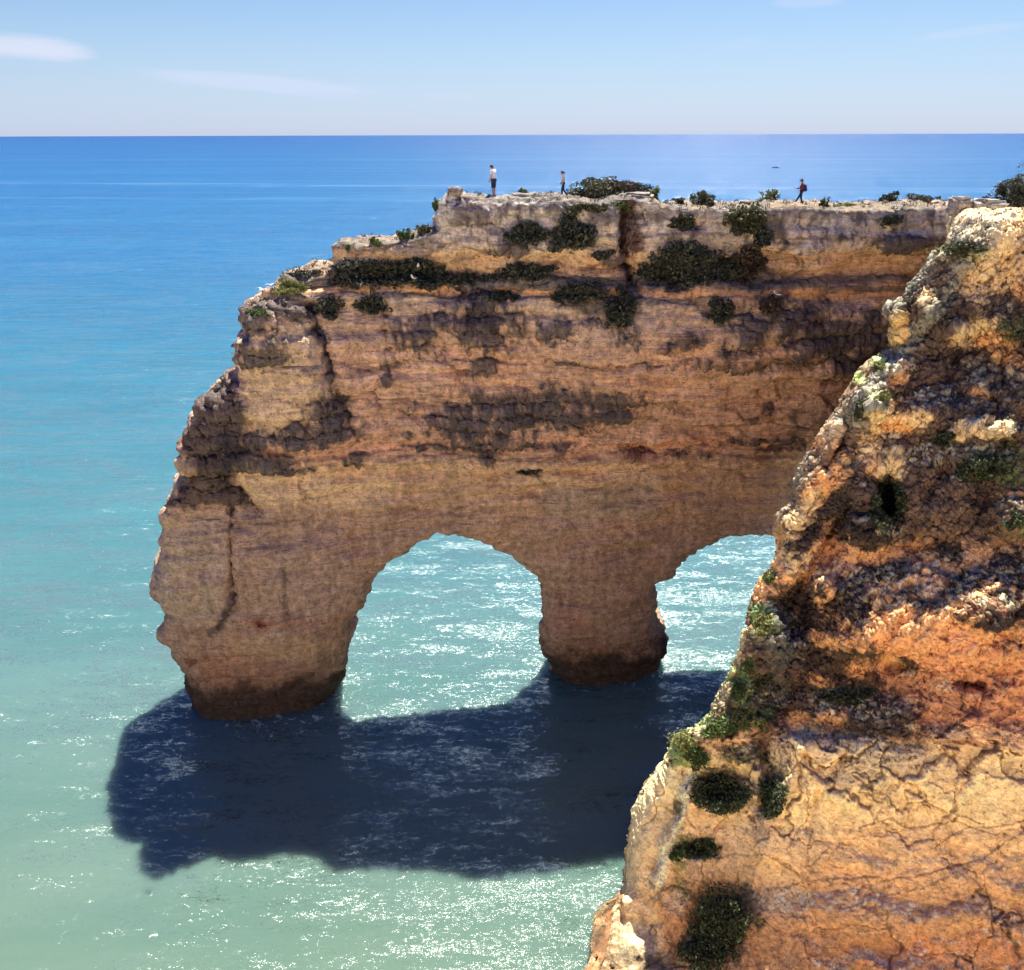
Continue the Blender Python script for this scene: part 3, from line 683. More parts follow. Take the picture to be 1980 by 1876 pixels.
pn.poly([(1455, 1150), (1510, 1190), (1500, 1300), (1460, 1360), (1400, 1425), (1330, 1450), (1290, 1450), (1340, 1400), (1400, 1330), (1440, 1240)], LB, 16, .75, 24, 1.0)
pn.poly([(1480, 1170), (1540, 1190), (1520, 1330), (1470, 1380), (1440, 1370), (1480, 1290)], B(62, 60, 56), 12, .7, 20, 1.0)
pn.line([(1455, 1230), (1432, 1300), (1400, 1345), (1350, 1405), (1300, 1440), (1262, 1500), (1235, 1560)], 9, B(156, 138, 104), .75, .9)
for (u, v, ru, rv) in ((1370, 1400, 60, 18), (1450, 1385, 40, 14), (1435, 1320, 20, 30), (1310, 1435, 30, 20), (1478, 1205, 12, 30), (1330, 1465, 40, 14)):
    pb_(u, v, ru, rv, B(94, 110, 58), k=.8, nz=1.0, rough=.8)
for (u, v, ru, rv) in ((1697, 706, 16, 8), (1690, 770, 14, 9), (1665, 740, 12, 8)):
    pb_(u, v, ru, rv, B(186, 190, 110), k=.8, nz=.8)
# pale lichen on every upward-facing crest
for pts in ([(1910, 450), (1840, 550), (1780, 640), (1720, 720), (1660, 775)], [(1795, 500), (1755, 570), (1720, 600)], [(1700, 780), (1650, 800), (1600, 850)], [(1560, 890), (1540, 940), (1500, 1010)]):
    pn.line(pts, 15, LG, .6, .9, .8)
# cracks
for pts in ([(1640, 815), (1622, 860), (1600, 905)], [(1540, 1440), (1500, 1500), (1490, 1540)], [(1640, 1440), (1610, 1500), (1570, 1560)], [(1660, 1600), (1690, 1590), (1700, 1570)], [(1700, 1590), (1720, 1580), (1760, 1600), (1840, 1590)], [(1850, 1500), (1840, 1570), (1900, 1590)], [(1700, 1700), (1800, 1690), (1900, 1660), (1980, 1610)],
            [(1480, 1720), (1600, 1700), (1700, 1690)], [(1560, 1500), (1560, 1580), (1520, 1640)], [(1620, 1760), (1760, 1720), (1860, 1690)], [(1520, 1860), (1560, 1790), (1540, 1720)], [(1600, 1640), (1560, 1680), (1570, 1600)], [(1380, 1660), (1480, 1650), (1560, 1700)], [(1800, 1640), (1870, 1600), (1980, 1590)]):
    pn.line(pts, 2.4, B(96, 68, 50), .7, .6)
topm = sstep(.5, .85, Nn[:, 2])
pn.mix(topm*.5*sstep(-.2, .4, pn.n2), B(190, 172, 138))
zz = V[:, 2] + .5*pn.n1
pn.mix(sstep(1.5, .4, zz)*.85, B(50, 38, 30))
Uf = U.ravel(); Vf = Vv.ravel()
smooth = sstep(1440, 1480, Vf)*sstep(1620, 1590, Vf)*sstep(1480, 1530, Uf)
amp = 1 - .65*smooth
flat = sstep(428, 404, Vf)
e1 = np.array([.62, .22, .75], np.float32); e1 /= np.linalg.norm(e1)
al = (V @ e1)[:, None]; Pd = (V-al*e1)*1.25 + e1*al*.32
upm = sstep(1400, 1250, Vf)
Pl = V*np.array([.6, .6, 1.6], np.float32)
dsp = amp*(.34*fbm(V, .33, 3) + upm*(.38*fbm(Pd, .6, 4, .6) + .16*ridged(Pd, .8, 4, .55)) + (1-upm)*(.20*fbm(Pl, .8, 4, .6)+.08*ridged(Pl, .7, 4, .55)))
lowm = sstep(1400, 1460, Vf)
wp = V + np.stack([fbm(V, .8, 4), fbm(V, .8, 4, .5, 40.), fbm(V, .8, 4, .5, 80.)], 1)*.45
wq = (wp-(wp @ e1)[:, None]*e1) + e1*(wp @ e1)[:, None]*.45
c1, e_1 = cells(np.where(lowm[:, None] > .5, wp, wq), .34, 1); c2, e_2 = cells(np.where(lowm[:, None] > .5, wp*np.array([.8, .8, 1.2], np.float32), wq), 1.0, 2)
dsp = dsp*(1-.35*lowm) + .55*(c1-.5) + .26*(c2-.5)*(1-.5*lowm) - .15*sstep(.05, .0, e_1)
cm_ = sstep(-.15, .35, fbm(V, .35, 3, .5, 60.)); cf_ = sstep(.035, .008, e_1)*(.25+.75*cm_); cf2 = sstep(.05, .015, e_2)*(.2+.8*sstep(-.1, .4, fbm(V, .5, 3, .5, 66.)))*.7
dsp *= (1-.7*flat)*(1-.55*sstep(1480, 1600, Vf))
Dn = Nn*.5 + np.array([-.08, -.42, .22], np.float32)
V1 = V + Dn*dsp[:, None]
Nn = vnormals(V1, Q)
d3 = amp*(1-.5*lowm)*(.07*fbm(V, 2.4, 5, .68, 3.) + .05*upm*ridged(Pd, 3.2, 3, .6)) + pn.r*(.10*fbm(V, 3.4, 4, .72, 8.)+.07*ridged(V, 4.2, 3, .6)) + .02*fbm(V, 7., 2, .6)
d3 *= (1-.6*flat)
V1 = V1 + Nn*d3[:, None]
PN2 = pn.c*(1+.18*(c1-.5)+.16*(c2-.5))[:, None]
for m_, k_, cc_ in ((cf_, .75, B(84, 60, 46)), (cf2, .4, B(104, 76, 56))): PN2 += (m_*k_)[:, None]*(np.asarray(cc_, np.float32)-PN2)
V1N = V1; Nz = vnormals(V1, Q)[:, 2]; vis = (Uf > 1130) & (Uf < 2040)
NEAR_TOP = vis & (Nz > .55) & (Vf < 1500)
NEAR_GREEN = vis & (Nz > .3) & (Uf < 1500) & (Vf > 1180) & (Vf < 1480) & (pn.n1 > -.1)
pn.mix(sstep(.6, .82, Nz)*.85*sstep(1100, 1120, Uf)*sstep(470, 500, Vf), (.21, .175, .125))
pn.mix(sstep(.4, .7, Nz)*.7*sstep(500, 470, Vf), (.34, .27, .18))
m_near = rock_mat("ochre_limestone", .55, 1.25, (.8, .8, 1.5), .84, 1.14)
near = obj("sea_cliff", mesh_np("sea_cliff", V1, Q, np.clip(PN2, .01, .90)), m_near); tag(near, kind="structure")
near["label"] = "steep ochre sea cliff in the right foreground with dark lichen crusts"
bvh_near = BVHTree.FromPolygons(V1.tolist(), Q.tolist())
print("near done", len(V1), time.time()-T0)

def hit(u, v, which='any'):
    d = Vector(ray(u, v)).normalized(); best = None
    for nm, b in (('arch', bvh_arch), ('near', bvh_near)):
        if which not in ('any', nm): continue
        r = b.ray_cast(Vector(CAM), d)
        if r[0] is not None and (best is None or r[3] < best[2]): best = (r[0], r[1], r[3])
    return best
def drop(x, y, b=None, z=60):
    best = None
    for bb in ((b,) if b else (bvh_arch, bvh_near)):
        r = bb.ray_cast(Vector((x, y, z)), Vector((0, 0, -1)))
        if r[0] is not None and (best is None or r[0].z > best): best = r[0].z
    return best


# ================================================================== UNSEEN SHORE BEHIND THE CAMERA, ADDED FOR ITS BOUNCE LIGHT
def ground(name, xs_, ys_, zf, colr, amp_, lab):
    gx, gy = np.meshgrid(xs_, ys_, indexing='ij')
    V = np.stack([gx.ravel(), gy.ravel(), zf(gx, gy).ravel()], 1).astype(np.float32)
    ii = np.arange(gx.size).reshape(gx.shape)
    Q = np.stack([ii[:-1, :-1], ii[1:, :-1], ii[1:, 1:], ii[:-1, 1:]], -1).reshape(-1, 4)
    V[:, 2] += amp_*fbm(V*np.array([1, 1, .2]), .15, 4)
    c_ = np.array(colr)[None]*(1+.15*fbm(V, .3, 4)[:, None])
    o_ = obj(name, mesh_np(name, V, Q, np.clip(c_, .02, .9)), m_near); tag(o_, lab, kind="structure")
ground("bounce_beach", np.linspace(-160, 24, 100), np.linspace(-34, 19, 40), lambda x, y: (15.5-y)*.05 - .05 + 0*x - 1.2*sstep(14.5, 19, y), (.74, .59, .40), .12, "unseen pale sand added below the viewpoint to bounce light")  # out of view, placed to throw warm sunlight onto the shaded rock
def pr(x, y):
    e = np.maximum(np.abs(x-1)-7, 0); f = np.maximum(y-(-1.0), 0)
    g = np.maximum(-34-y, 0)
    return np.where(y < -34, 35.0, 35.2-np.minimum(np.hypot(e, f)*4.2, 37)) 
ground("bounce_mainland_slope", np.linspace(-160, 140, 300), np.linspace(-120, 9, 130), pr, (.46, .37, .27), .3, "unseen sandstone headland added behind the camera to bounce light")
# ================================================================== SEA
m_sea, nt, b = newmat("sea_water")
geo = nt.nodes.new("ShaderNodeNewGeometry").outputs["Position"]
sx = N(nt, "ShaderNodeSeparateXYZ"); nt.links.new(geo, sx.inputs[0])
nbig = noise_tex(nt, geo, .035, 4, .55)
ylog = mathn(nt, 'LOGARITHM', mathn(nt, 'ADD', mathn(nt, 'MAXIMUM', sx.outputs[1], 5.0), mathn(nt, 'MULTIPLY', mathn(nt, 'SUBTRACT', nbig, .5), 16.0)), 10.0)
xsh = mathn(nt, 'MULTIPLY', mathn(nt, 'ADD', sx.outputs[0], 0.0), -.0010)
def lineband(y0, k, w_, amp):
    nb_ = mathn(nt, 'MULTIPLY', mathn(nt, 'SUBTRACT', slick0, .5), w_*7)
    d = mathn(nt, 'DIVIDE', mathn(nt, 'ADD', mathn(nt, 'SUBTRACT', mathn(nt, 'ADD', sx.outputs[1], mathn(nt, 'MULTIPLY', sx.outputs[0], k)), y0), nb_), w_)
    return mathn(nt, 'MULTIPLY', mathn(nt, 'POWER', 2.718, mathn(nt, 'MULTIPLY', mathn(nt, 'MULTIPLY', d, d), -1.0)), amp)
mp0 = N(nt, "ShaderNodeMapping"); mp0.inputs["Scale"].default_value = (.012, .05, 1); nt.links.new(geo, mp0.inputs["Vector"])
slick0 = noise_tex(nt, mp0.outputs[0], 1.0, 4, .6, .4)
lb = None
for args in ((715, .17, 15, .30), (560, .12, 10, .16), (640, .02, 6, .08), (1500, .1, 40, .12), (300, -.15, 6, .06)):
    x = lineband(*args); lb = x if lb is None else mathn(nt, 'ADD', lb, x)
tt = mathn(nt, 'DIVIDE', mathn(nt, 'SUBTRACT', ylog, 1.4), 3.0)
col = ramp(nt, tt, [(.03, SEA[0]), (.10, SEA[1]), (.18, SEA[2]), (.27, SEA[3]), (.36, SEA[4]), (.50, SEA[5]), (.85, SEA[6])])
# sand clouds and long slicks
mps = N(nt, "ShaderNodeMapping"); mps.inputs["Scale"].default_value = (.0016, .012, 1); mps.inputs["Rotation"].default_value = (0, 0, R(4)); nt.links.new(geo, mps.inputs["Vector"])
slick = noise_tex(nt, mps.outputs[0], 1.0, 5, .6, .3)
mpt = N(nt, "ShaderNodeMapping"); mpt.inputs["Scale"].default_value = (.03, .09, 1); nt.links.new(geo, mpt.inputs["Vector"])
sand = noise_tex(nt, mpt.outputs[0], 1.2, 5, .6, .8)
col = mixc(nt, 1.0, col, ramp(nt, sand, [(.35, (.86, .93, .92)), (.65, (1.10, 1.06, 1.04))]), 'MULTIPLY')
far = N(nt, "ShaderNodeMapRange"); nt.links.new(sx.outputs[1], far.inputs[0]); far.inputs[1].default_value = 90; far.inputs[2].default_value = 300
col = mixc(nt, mathn(nt, 'MULTIPLY', far.outputs[0], .8), col, mixc(nt, 1.0, col, ramp(nt, slick, [(.36, (.86, .92, .96)), (.52, (1, 1, 1)), (.62, (1.35, 1.2, 1.08)), (.66, (1.05, 1.03, 1.02))]), 'MULTIPLY'))
lbn = ramp(nt, noise_tex(nt, mps.outputs[0], 3.0, 4, .65, .5), [(.40, .12), (.58, 1.0)])
col = mixc(nt, mathn(nt, 'MULTIPLY', lb, lbn), col, (.16, .30, .42))
fn = noise_tex(nt, geo, 1.6, 6, .72, 1.0)
fm = None
for (cx, cy, rx, ry) in ((-16.4, 53.6, 5.6, 5.0), (7.4, 57.6, 5.6, 3.9)):
    ex = mathn(nt, 'DIVIDE', mathn(nt, 'SUBTRACT', sx.outputs[0], cx), rx); ey = mathn(nt, 'DIVIDE', mathn(nt, 'SUBTRACT', sx.outputs[1], cy), ry)
    dd = mathn(nt, 'SQRT', mathn(nt, 'ADD', mathn(nt, 'MULTIPLY', ex, ex), mathn(nt, 'MULTIPLY', ey, ey)))
    mr_ = N(nt, "ShaderNodeMapRange"); nt.links.new(dd, mr_.inputs[0]); mr_.inputs[1].default_value = .9; mr_.inputs[2].default_value = 1.35; mr_.inputs[3].default_value = .10; mr_.inputs[4].default_value = 0
    fm = mr_.outputs[0] if fm is None else mathn(nt, 'MAXIMUM', fm, mr_.outputs[0])
foam = ramp(nt, mathn(nt, 'ADD', fn, fm), [(.66, 0.0), (.72, 1.0)])
col = mixc(nt, mathn(nt, 'MULTIPLY', foam, .75), col, (.6, .66, .66))
# ripples: slopes of the surface, summed over four wave lengths
def wav(scale, stretch, rot, detail, rough, dist=.4):
    mp = N(nt, "ShaderNodeMapping"); mp.inputs["Rotation"].default_value = (0, 0, R(rot)); mp.inputs["Scale"].default_value = (stretch, 1, 1); nt.links.new(geo, mp.inputs["Vector"])
    n = N(nt, "ShaderNodeTexNoise"); n.inputs["Scale"].default_value = scale; n.inputs["Detail"].default_value = detail; n.inputs["Roughness"].default_value = rough; n.inputs["Distortion"].default_value = dist
    nt.links.new(mp.outputs[0], n.inputs["Vector"])
    v = N(nt, "ShaderNodeVectorMath"); v.operation = 'SUBTRACT'; nt.links.new(n.outputs["Color"], v.inputs[0]); v.inputs[1].default_value = (.5, .5, .5)
    return v.outputs[0]
def vop(op, a, b):
    v = N(nt, "ShaderNodeVectorMath"); v.operation = op
    for i, x in enumerate((a, b)):
        if isinstance(x, (tuple, list)): v.inputs[i].default_value = x
        else: nt.links.new(x, v.inputs[i])
    return v.outputs[0]
tot = None
for (sc, stt, ro, dt, rg, k) in WAVES:
    x = vop('MULTIPLY', wav(sc, stt, ro, dt, rg), (k*.5, k, 0))
    tot = x if tot is None else vop('ADD', tot, x)
gust = ramp(nt, noise_tex(nt, geo, .05, 4, .55), [(.3, .55), (.7, 1.3)])
tot = vop('MULTIPLY', tot, gust)
nrm_ = vop('NORMALIZE', vop('ADD', tot, (0, 0, 1)), (0, 0, 0))
if WSSS > 0:
    df = N(nt, "ShaderNodeSubsurfaceScattering"); df.falloff = 'BURLEY'; df.inputs["Scale"].default_value = WSSS; df.inputs["Radius"].default_value = (1, 1, 1); nt.links.new(col, df.inputs["Color"])
else:
    df = N(nt, "ShaderNodeBsdfDiffuse"); nt.links.new(col, df.inputs["Color"])
gl = N(nt, "ShaderNodeBsdfGlossy"); gl.inputs["Roughness"].default_value = WROUGH; nt.links.new(nrm_, gl.inputs["Normal"])
fr = N(nt, "ShaderNodeFresnel"); fr.inputs["IOR"].default_value = 1.333; nt.links.new(nrm_, fr.inputs["Normal"])
# waves hide one another at grazing view: the reflectance of a rough sea levels off with distance
cap = N(nt, "ShaderNodeMapRange"); nt.links.new(ylog, cap.inputs[0]); cap.inputs[1].default_value = 1.7; cap.inputs[2].default_value = 2.8; cap.inputs[3].default_value = .6; cap.inputs[4].default_value = SPECFAR
ms = N(nt, "ShaderNodeMixShader"); nt.links.new(mathn(nt, 'MINIMUM', fr.outputs[0], cap.outputs[0]), ms.inputs[0])
nt.links.new(df.outputs[0], ms.inputs[1]); nt.links.new(gl.outputs[0], ms.inputs[2])
nt.links.new(ms.outputs[0], nt.nodes["Material Output"].inputs["Surface"]); nt.nodes.remove(b)
xs = np.concatenate([-np.geomspace(40000, 90, 24), np.linspace(-80, 80, 9), np.geomspace(90, 40000, 24)])
ys = np.concatenate([[-200, -50], np.linspace(0, 160, 12), np.geomspace(200, 60000, 30)])
gx, gy = np.meshgrid(xs, ys, indexing='ij')
Vs = np.stack([gx.ravel(), gy.ravel(), np.zeros(gx.size)], 1)
ii = np.arange(gx.size).reshape(gx.shape)
Qs = np.stack([ii[:-1, :-1], ii[1:, :-1], ii[1:, 1:], ii[:-1, 1:]], -1).reshape(-1, 4)
sea = obj("sea", mesh_np("sea", Vs, Qs), m_sea); tag(sea, kind="structure")
sea["label"] = "turquoise sea deepening to blue at the horizon"

# ================================================================== SKY + SUN
w = bpy.data.worlds.new("World"); scene.world = w; w.use_nodes = True
nt = w.node_tree; bg = nt.nodes["Background"]
sky = nt.nodes.new("ShaderNodeTexSky"); sky.sky_type = 'NISHITA'; sky.sun_disc = False
sky.sun_elevation = R(SUN_EL); sky.sun_rotation = R(SUN_AZ); sky.altitude = 0; sky.air_density = SKYP[0]; sky.dust_density = SKYP[1]; sky.ozone_density = SKYP[2]
tc = nt.nodes.new("ShaderNodeTexCoord").outputs["Generated"]
sp = N(nt, "ShaderNodeSeparateXYZ"); nt.links.new(tc, sp.inputs[0])
az = mathn(nt, 'ARCTAN2', sp.outputs[0], sp.outputs[1]); el = mathn(nt, 'ARCSINE', sp.outputs[2])
cb = N(nt, "ShaderNodeCombineXYZ"); nt.links.new(az, cb.inputs[0]); nt.links.new(mathn(nt, 'MULTIPLY', mathn(nt, 'ADD', el, mathn(nt, 'MULTIPLY', az, .06)), 9.0), cb.inputs[1])
cn = noise_tex(nt, cb.outputs[0], 5.0, 6, .6, .4)
cn2 = noise_tex(nt, cb.outputs[0], 2.2, 5, .55, .2)
def px_dir(u, v):
    d = ray(u, v); d = d/np.linalg.norm(d); return math.atan2(d[0], d[1]), math.asin(d[2])
skc = sky.outputs[0]
def cloud(u, v, ru, rv, slope, k, skc):
    a0, e0 = px_dir(u, v); ra = ru/1950; re = rv/1850
    da = mathn(nt, 'SUBTRACT', az, a0)
    de = mathn(nt, 'SUBTRACT', mathn(nt, 'SUBTRACT', el, e0), mathn(nt, 'MULTIPLY', da, slope))
    d = mathn(nt, 'ADD', mathn(nt, 'POWER', mathn(nt, 'ABSOLUTE', mathn(nt, 'DIVIDE', da, ra)), 3.0), mathn(nt, 'POWER', mathn(nt, 'ABSOLUTE', mathn(nt, 'DIVIDE', de, re)), 2.0))
    d = mathn(nt, 'ADD', d, mathn(nt, 'MULTIPLY', mathn(nt, 'SUBTRACT', cn, .5), 3.2))
    mr = N(nt, "ShaderNodeMapRange"); mr.interpolation_type = 'SMOOTHSTEP'; nt.links.new(d, mr.inputs[0]); mr.inputs[1].default_value = 1.7; mr.inputs[2].default_value = -.1; mr.inputs[3].default_value = 0; mr.inputs[4].default_value = k
    return mixc(nt, mr.outputs[0], skc, CLOUDC)
skc = cloud(20, 93, 118, 20, -.03, .85, skc)
skc = cloud(500, 162, 210, 14, -.07, .5, skc)
skc = cloud(880, 185, 60, 8, -.03, .18, skc); skc = cloud(1560, 4, 60, 8, 0, .25, skc); skc = cloud(1870, 62, 90, 8, .1, .22, skc); skc = cloud(1430, 85, 50, 9, .12, .12, skc)
# thin veil near the horizon
mr = N(nt, "ShaderNodeMapRange"); mr.interpolation_type = 'SMOOTHSTEP'; nt.links.new(mathn(nt, 'ADD', el, mathn(nt, 'MULTIPLY', mathn(nt, 'SUBTRACT', cn2, .5), .03)), mr.inputs[0]); mr.inputs[1].default_value = .12; mr.inputs[2].default_value = 0; mr.inputs[3].default_value = 0; mr.inputs[4].default_value = VEIL
skc = mixc(nt, mr.outputs[0], skc, CLOUDC2)
up_ = N(nt, "ShaderNodeMapRange"); up_.interpolation_type = 'SMOOTHSTEP'; nt.links.new(el, up_.inputs[0]); up_.inputs[1].default_value = .13; up_.inputs[2].default_value = .42
tint = mixc(nt, 1.0, skc, mixc(nt, up_.outputs[0], SKYT, SKYUP), 'MULTIPLY')
nt.links.new(tint, bg.inputs["Color"]); bg.inputs["Strength"].default_value = SKYS
ld = bpy.data.lights.new("sun", 'SUN'); ld.energy = SUN_E; ld.angle = R(.53); ld.color = (1, .95, .88)
so = bpy.data.objects.new("sun", ld); COL.objects.link(so)
sd = Vector((math.sin(R(SUN_AZ))*math.cos(R(SUN_EL)), math.cos(R(SUN_AZ))*math.cos(R(SUN_EL)), math.sin(R(SUN_EL))))
so.rotation_euler = sd.to_track_quat('Z', 'Y').to_euler(); so.location = (20, 40, 80)
vs_ = scene.view_settings; vs_.view_transform = 'Standard'; vs_.look = 'None'; vs_.exposure = EXPO; vs_.gamma = 1
scene.render.engine = 'CYCLES'
scene.cycles.max_bounces = 6; scene.cycles.diffuse_bounces = 4; scene.cycles.glossy_bounces = 3; scene.cycles.transparent_max_bounces = 6
scene.cycles.caustics_reflective = False; scene.cycles.caustics_refractive = False
scene.cycles.sample_clamp_indirect = 6
scene.cycles.use_denoising = True
# ================================================================== PLANTS
mk = lambda n, a, b, t=.2: leaf_mat(n, a, b, t)
M_DARK = mk("dark_leaves", (.030, .036, .024), (.15, .155, .10), .12)
M_DKG = mk("dark_green_leaves", (.034, .046, .020), (.15, .17, .07), .2)
M_OLIVE = mk("olive_leaves", (.060, .065, .030), (.16, .15, .07))
M_GREEN = mk("green_leaves", (.055, .095, .025), (.20, .25, .075))
M_DRY = mk("dry_brown_leaves", (.07, .05, .035), (.17, .12, .075))
M_YEL = mk("yellow_green_leaves", (.16, .18, .05), (.36, .34, .12))
M_WOOD = plain("shrub_wood", (.13, .10, .075), .9, .1)
def leaf_mesh(name, C, nrm, size, rs, long=1.8):
    n = len(C)
    d = rs.normal(size=(n, 3)) + nrm*.9; d /= np.linalg.norm(d, axis=1)[:, None]
    a = np.cross(d, rs.normal(size=(n, 3))); a /= np.linalg.norm(a, axis=1)[:, None]
    b = np.cross(d, a)
    s = size*(.6+.8*rs.rand(n))[:, None]
    V = np.stack([C-a*s*.5*long, C-b*s*.5+d*s*.12, C+a*s*.5*long, C+b*s*.5+d*s*.12], 1).reshape(-1, 3)
    Q = np.arange(n*4).reshape(-1, 4)
    c = np.repeat(np.clip(rs.rand(n)**1.5+.0, 0, 1)[:, None], 4, 0).repeat(3, 1)
    return mesh_np(name, V, Q, c, smooth=False)
def tubes_mesh(name, segs, sides=5):
    V = []; Fc = []
    for (a, b, ra, rb) in segs:
        a = Vector(a); b = Vector(b); d = (b-a).normalized(); x = d.orthogonal().normalized(); y = d.cross(x); k = len(V)
        for p, r in ((a, ra), (b, rb)):
            for i in range(sides):
                t = 2*math.pi*i/sides; V.append(p + x*math.cos(t)*r + y*math.sin(t)*r)
        for i in range(sides):
            j = (i+1) % sides; Fc.append((k+i, k+j, k+sides+j, k+sides+i))
        Fc.append(tuple(k+sides+i for i in range(sides)))
    me = bpy.data.meshes.new(name); me.from_pydata([tuple(v) for v in V], [], Fc); me.update(); return me
def shrub(u, v, ru, rv, mat, label, cat="shrub", group=None, mode='wall', D=None, leaf=.1, dens=1.0, upright=False, name="shrub", seed=0, depth=.55):
    rs = np.random.RandomState(int(u*13+v*7+seed) % 99991)
    if mode == 'wall':
        h = hit(u, v)
        if h is None: print("MISS", u, v); return
        P = np.array(h[0]); nrm = np.array(h[1]); nrm = nrm if nrm[1] < 0 else -nrm
    else:
        P = at_dist(u, v, D); zt = drop(P[0], P[1])
        if zt is None or abs(zt-P[2]) > 2.5: zt = P[2]
        P[2] = zt; nrm = np.array([0, -.3, 1.])
    zc = (P-CAM) @ fwd; mp = zc/FPX
    a = ru*mp*(1.45 if mode == 'wall' else 1.15); c = rv*mp*(1.45 if mode == 'wall' else 1.15); bdep = min(a, c)*1.0 if mode == 'wall' else min(a*.8, 1.6)
    bdep = max(bdep*depth*(1.6 if mode == 'top' else 1), .12)
    ctr = P + (nrm*bdep*.25 if mode == 'wall' else np.array([0, 0, c*.55]))
    root = empty(name, tuple(P)); tag(root, label, cat, group)
    vol = a*c
    k = max(6, int(16+vol*7))
    L = rs.normal(size=(k, 3)); L /= np.linalg.norm(L, axis=1)[:, None]; L *= (rs.rand(k, 1)**.45)*.72
    Lr = .14+.26*rs.rand(k)
    n = int(dens*(260+vol*1500)*(.1/leaf)**1.3)
    n = min(n, 9000)
    w_ = rs.randint(0, k, n)
    q = rs.normal(size=(n, 3)); q /= np.linalg.norm(q, axis=1)[:, None]
    q = L[w_] + q*Lr[w_][:, None]*(.55+.5*rs.rand(n, 1))
    if upright:
        hh_ = rs.rand(n)**.8; lx = L[w_, 0]*1.25; tall = (.35+1.6*rs.rand(k)[w_]*np.clip(1-.6*lx**2, .15, 1))
        q = np.stack([lx*(.55+.6*hh_)+.07*rs.normal(size=n), L[w_, 1]*(.5+.6*hh_)+.07*rs.normal(size=n), hh_*tall*1.5-1], 1)
    if mode == 'top': q[:, 2] = np.where(q[:, 2] < -.75, -.75-rs.rand(n)*.2, q[:, 2])
    if not upright:
        nz_ = fbm((q*np.array([a, bdep, c])+P).astype(np.float32), 2.2, 3, .7)
        rq_ = np.sqrt((q[:, 0])**2+(q[:, 2])**2)
        q = q*1.12; q = q[(1.0-rq_)+.95*nz_ > .16]; n = len(q)
    off = q*np.array([a, bdep, c])
    if mode == 'wall':   # hug the rock: follow its face
        t1 = np.cross(nrm, [0, 0, 1.]); t1 /= np.linalg.norm(t1)+1e-6
        off = off[:, 0:1]*np.array([1, .15, 0]) + off[:, 2:3]*np.array([0, 0, 1.]) + off[:, 1:2]*np.array([0, 1., 0])
        Pw = ctr + off
        keep = np.ones(n, bool)
    Cw = ctr + off
    if mode == 'wall':
        bb = bvh_arch if h[2] > 44 and (bvh_near.ray_cast(Vector(CAM), Vector(P-CAM).normalized())[0] is None or (bvh_near.ray_cast(Vector(CAM), Vector(P-CAM).normalized())[3] > h[2]-.5 and P[1] > 47)) else bvh_near
        # pull every leaf to just in front of the rock it grows on
        for i in range(n):
            p_ = Cw[i]; d_ = Vector(p_-CAM); L_ = d_.length
            r = bb.ray_cast(Vector(CAM), d_/L_)
            if r[0] is not None:
                lim = r[3] - .02 - abs(rs.normal())*.5*bdep
                lim2 = r[3] + .1
                if L_ > lim or L_ < r[3]-bdep*1.6: Cw[i] = CAM + np.array(d_/L_)*lim
            else: keep[i] = rs.rand() < .35
        Cw = Cw[keep]
    me = leaf_mesh("foliage", (Cw-P).astype(np.float32), np.array([0, -.3, .6]), leaf, rs, 1.8 if not upright else 2.6)
    o = obj("foliage", me, mat, root)
    b0 = np.array([0, .03, 0.0 if mode == 'top' else -c*.3])
    segs = [(b0, b0+np.array([0, 0, .05]), .024, .024)]
    for i in range(3+int(min(5, vol*2))):
        j = rs.randint(0, k); e = ctr - P + L[j]*np.array([a, bdep*.5, c])*.9
        m_ = e*.5 + rs.normal(size=3)*.06*max(a, .3)
        segs += [(b0, m_, .022, .014), (m_, e, .014, .006)]
    obj("stem", tubes_mesh("stem", segs), M_WOOD, root)
    return root
gtop = "bushes along the top edge of the headland"; gw = "dark shrubs rooted on the ledges of the arch wall"; gn = "plants growing on the near cliff"; gl = "plants on the stepped left end of the headland"
# skyline
shrub(1152, 385, 50, 24, M_OLIVE, "large dark rounded bush on the cliff top behind the walking woman", group=gtop, mode='top', D=56.7, leaf=.12, dens=1.6)
shrub(1195, 386, 46, 19, M_DRY, "low brownish bush leaning against the large rounded bush", group=gtop, mode='top', D=56.9, leaf=.12, dens=1.5)
shrub(1236, 389, 34, 16, M_DARK, "dark flat bush tapering down at the right end of the bush row", group=gtop, mode='top', D=57.2, leaf=.11, dens=1.4)
shrub(1262, 393, 18, 11, M_GREEN, "small light green tuft beside the pale boulder edge", group=gtop, mode='top', D=56.6, leaf=.09, upright=True)
shrub(1117, 384, 16, 8, M_DARK, "small dark bush right behind the walking woman's feet", group=gtop, mode='top', D=57.0, leaf=.09)
shrub(1357, 402, 26, 16, M_OLIVE, "round olive bush alone on the edge left of the sandy path", group=gtop, mode='top', D=58.2, leaf=.1)
shrub(1310, 403, 16, 5, M_DARK, "flat dark tuft on the edge beside the round olive bush", group=gtop, mode='top', D=57.8, leaf=.08)
shrub(1487, 402, 20, 8, M_YEL, "sparse pale green bush on the edge left of the hiker in red", group=gtop, mode='top', D=58.8, leaf=.08, upright=True)
shrub(1591, 405, 12, 8, M_OLIVE, "thin upright bush just right of the hiker in red", group=gtop, mode='top', D=59.6, leaf=.08, upright=True, dens=.6)
shrub(1628, 406, 24, 5, M_YEL, "low creeping plant on the edge right of the hiker", group=gtop, mode='top', D=59.6, leaf=.08)
shrub(1720, 404, 26, 10, M_DARK, "smaller of the two dark cushion bushes on the far right edge", group=gtop, mode='top', D=60.8, leaf=.1)
shrub(1783, 405, 36, 13, M_OLIVE, "larger of the two dark cushion bushes on the far right edge", group=gtop, mode='top', D=61.2, leaf=.11)
shrub(1885, 408, 34, 6, M_DRY, "low reddish brown scrub where the arch wall meets the near cliff", group=gtop, mode='top', D=57, leaf=.08)
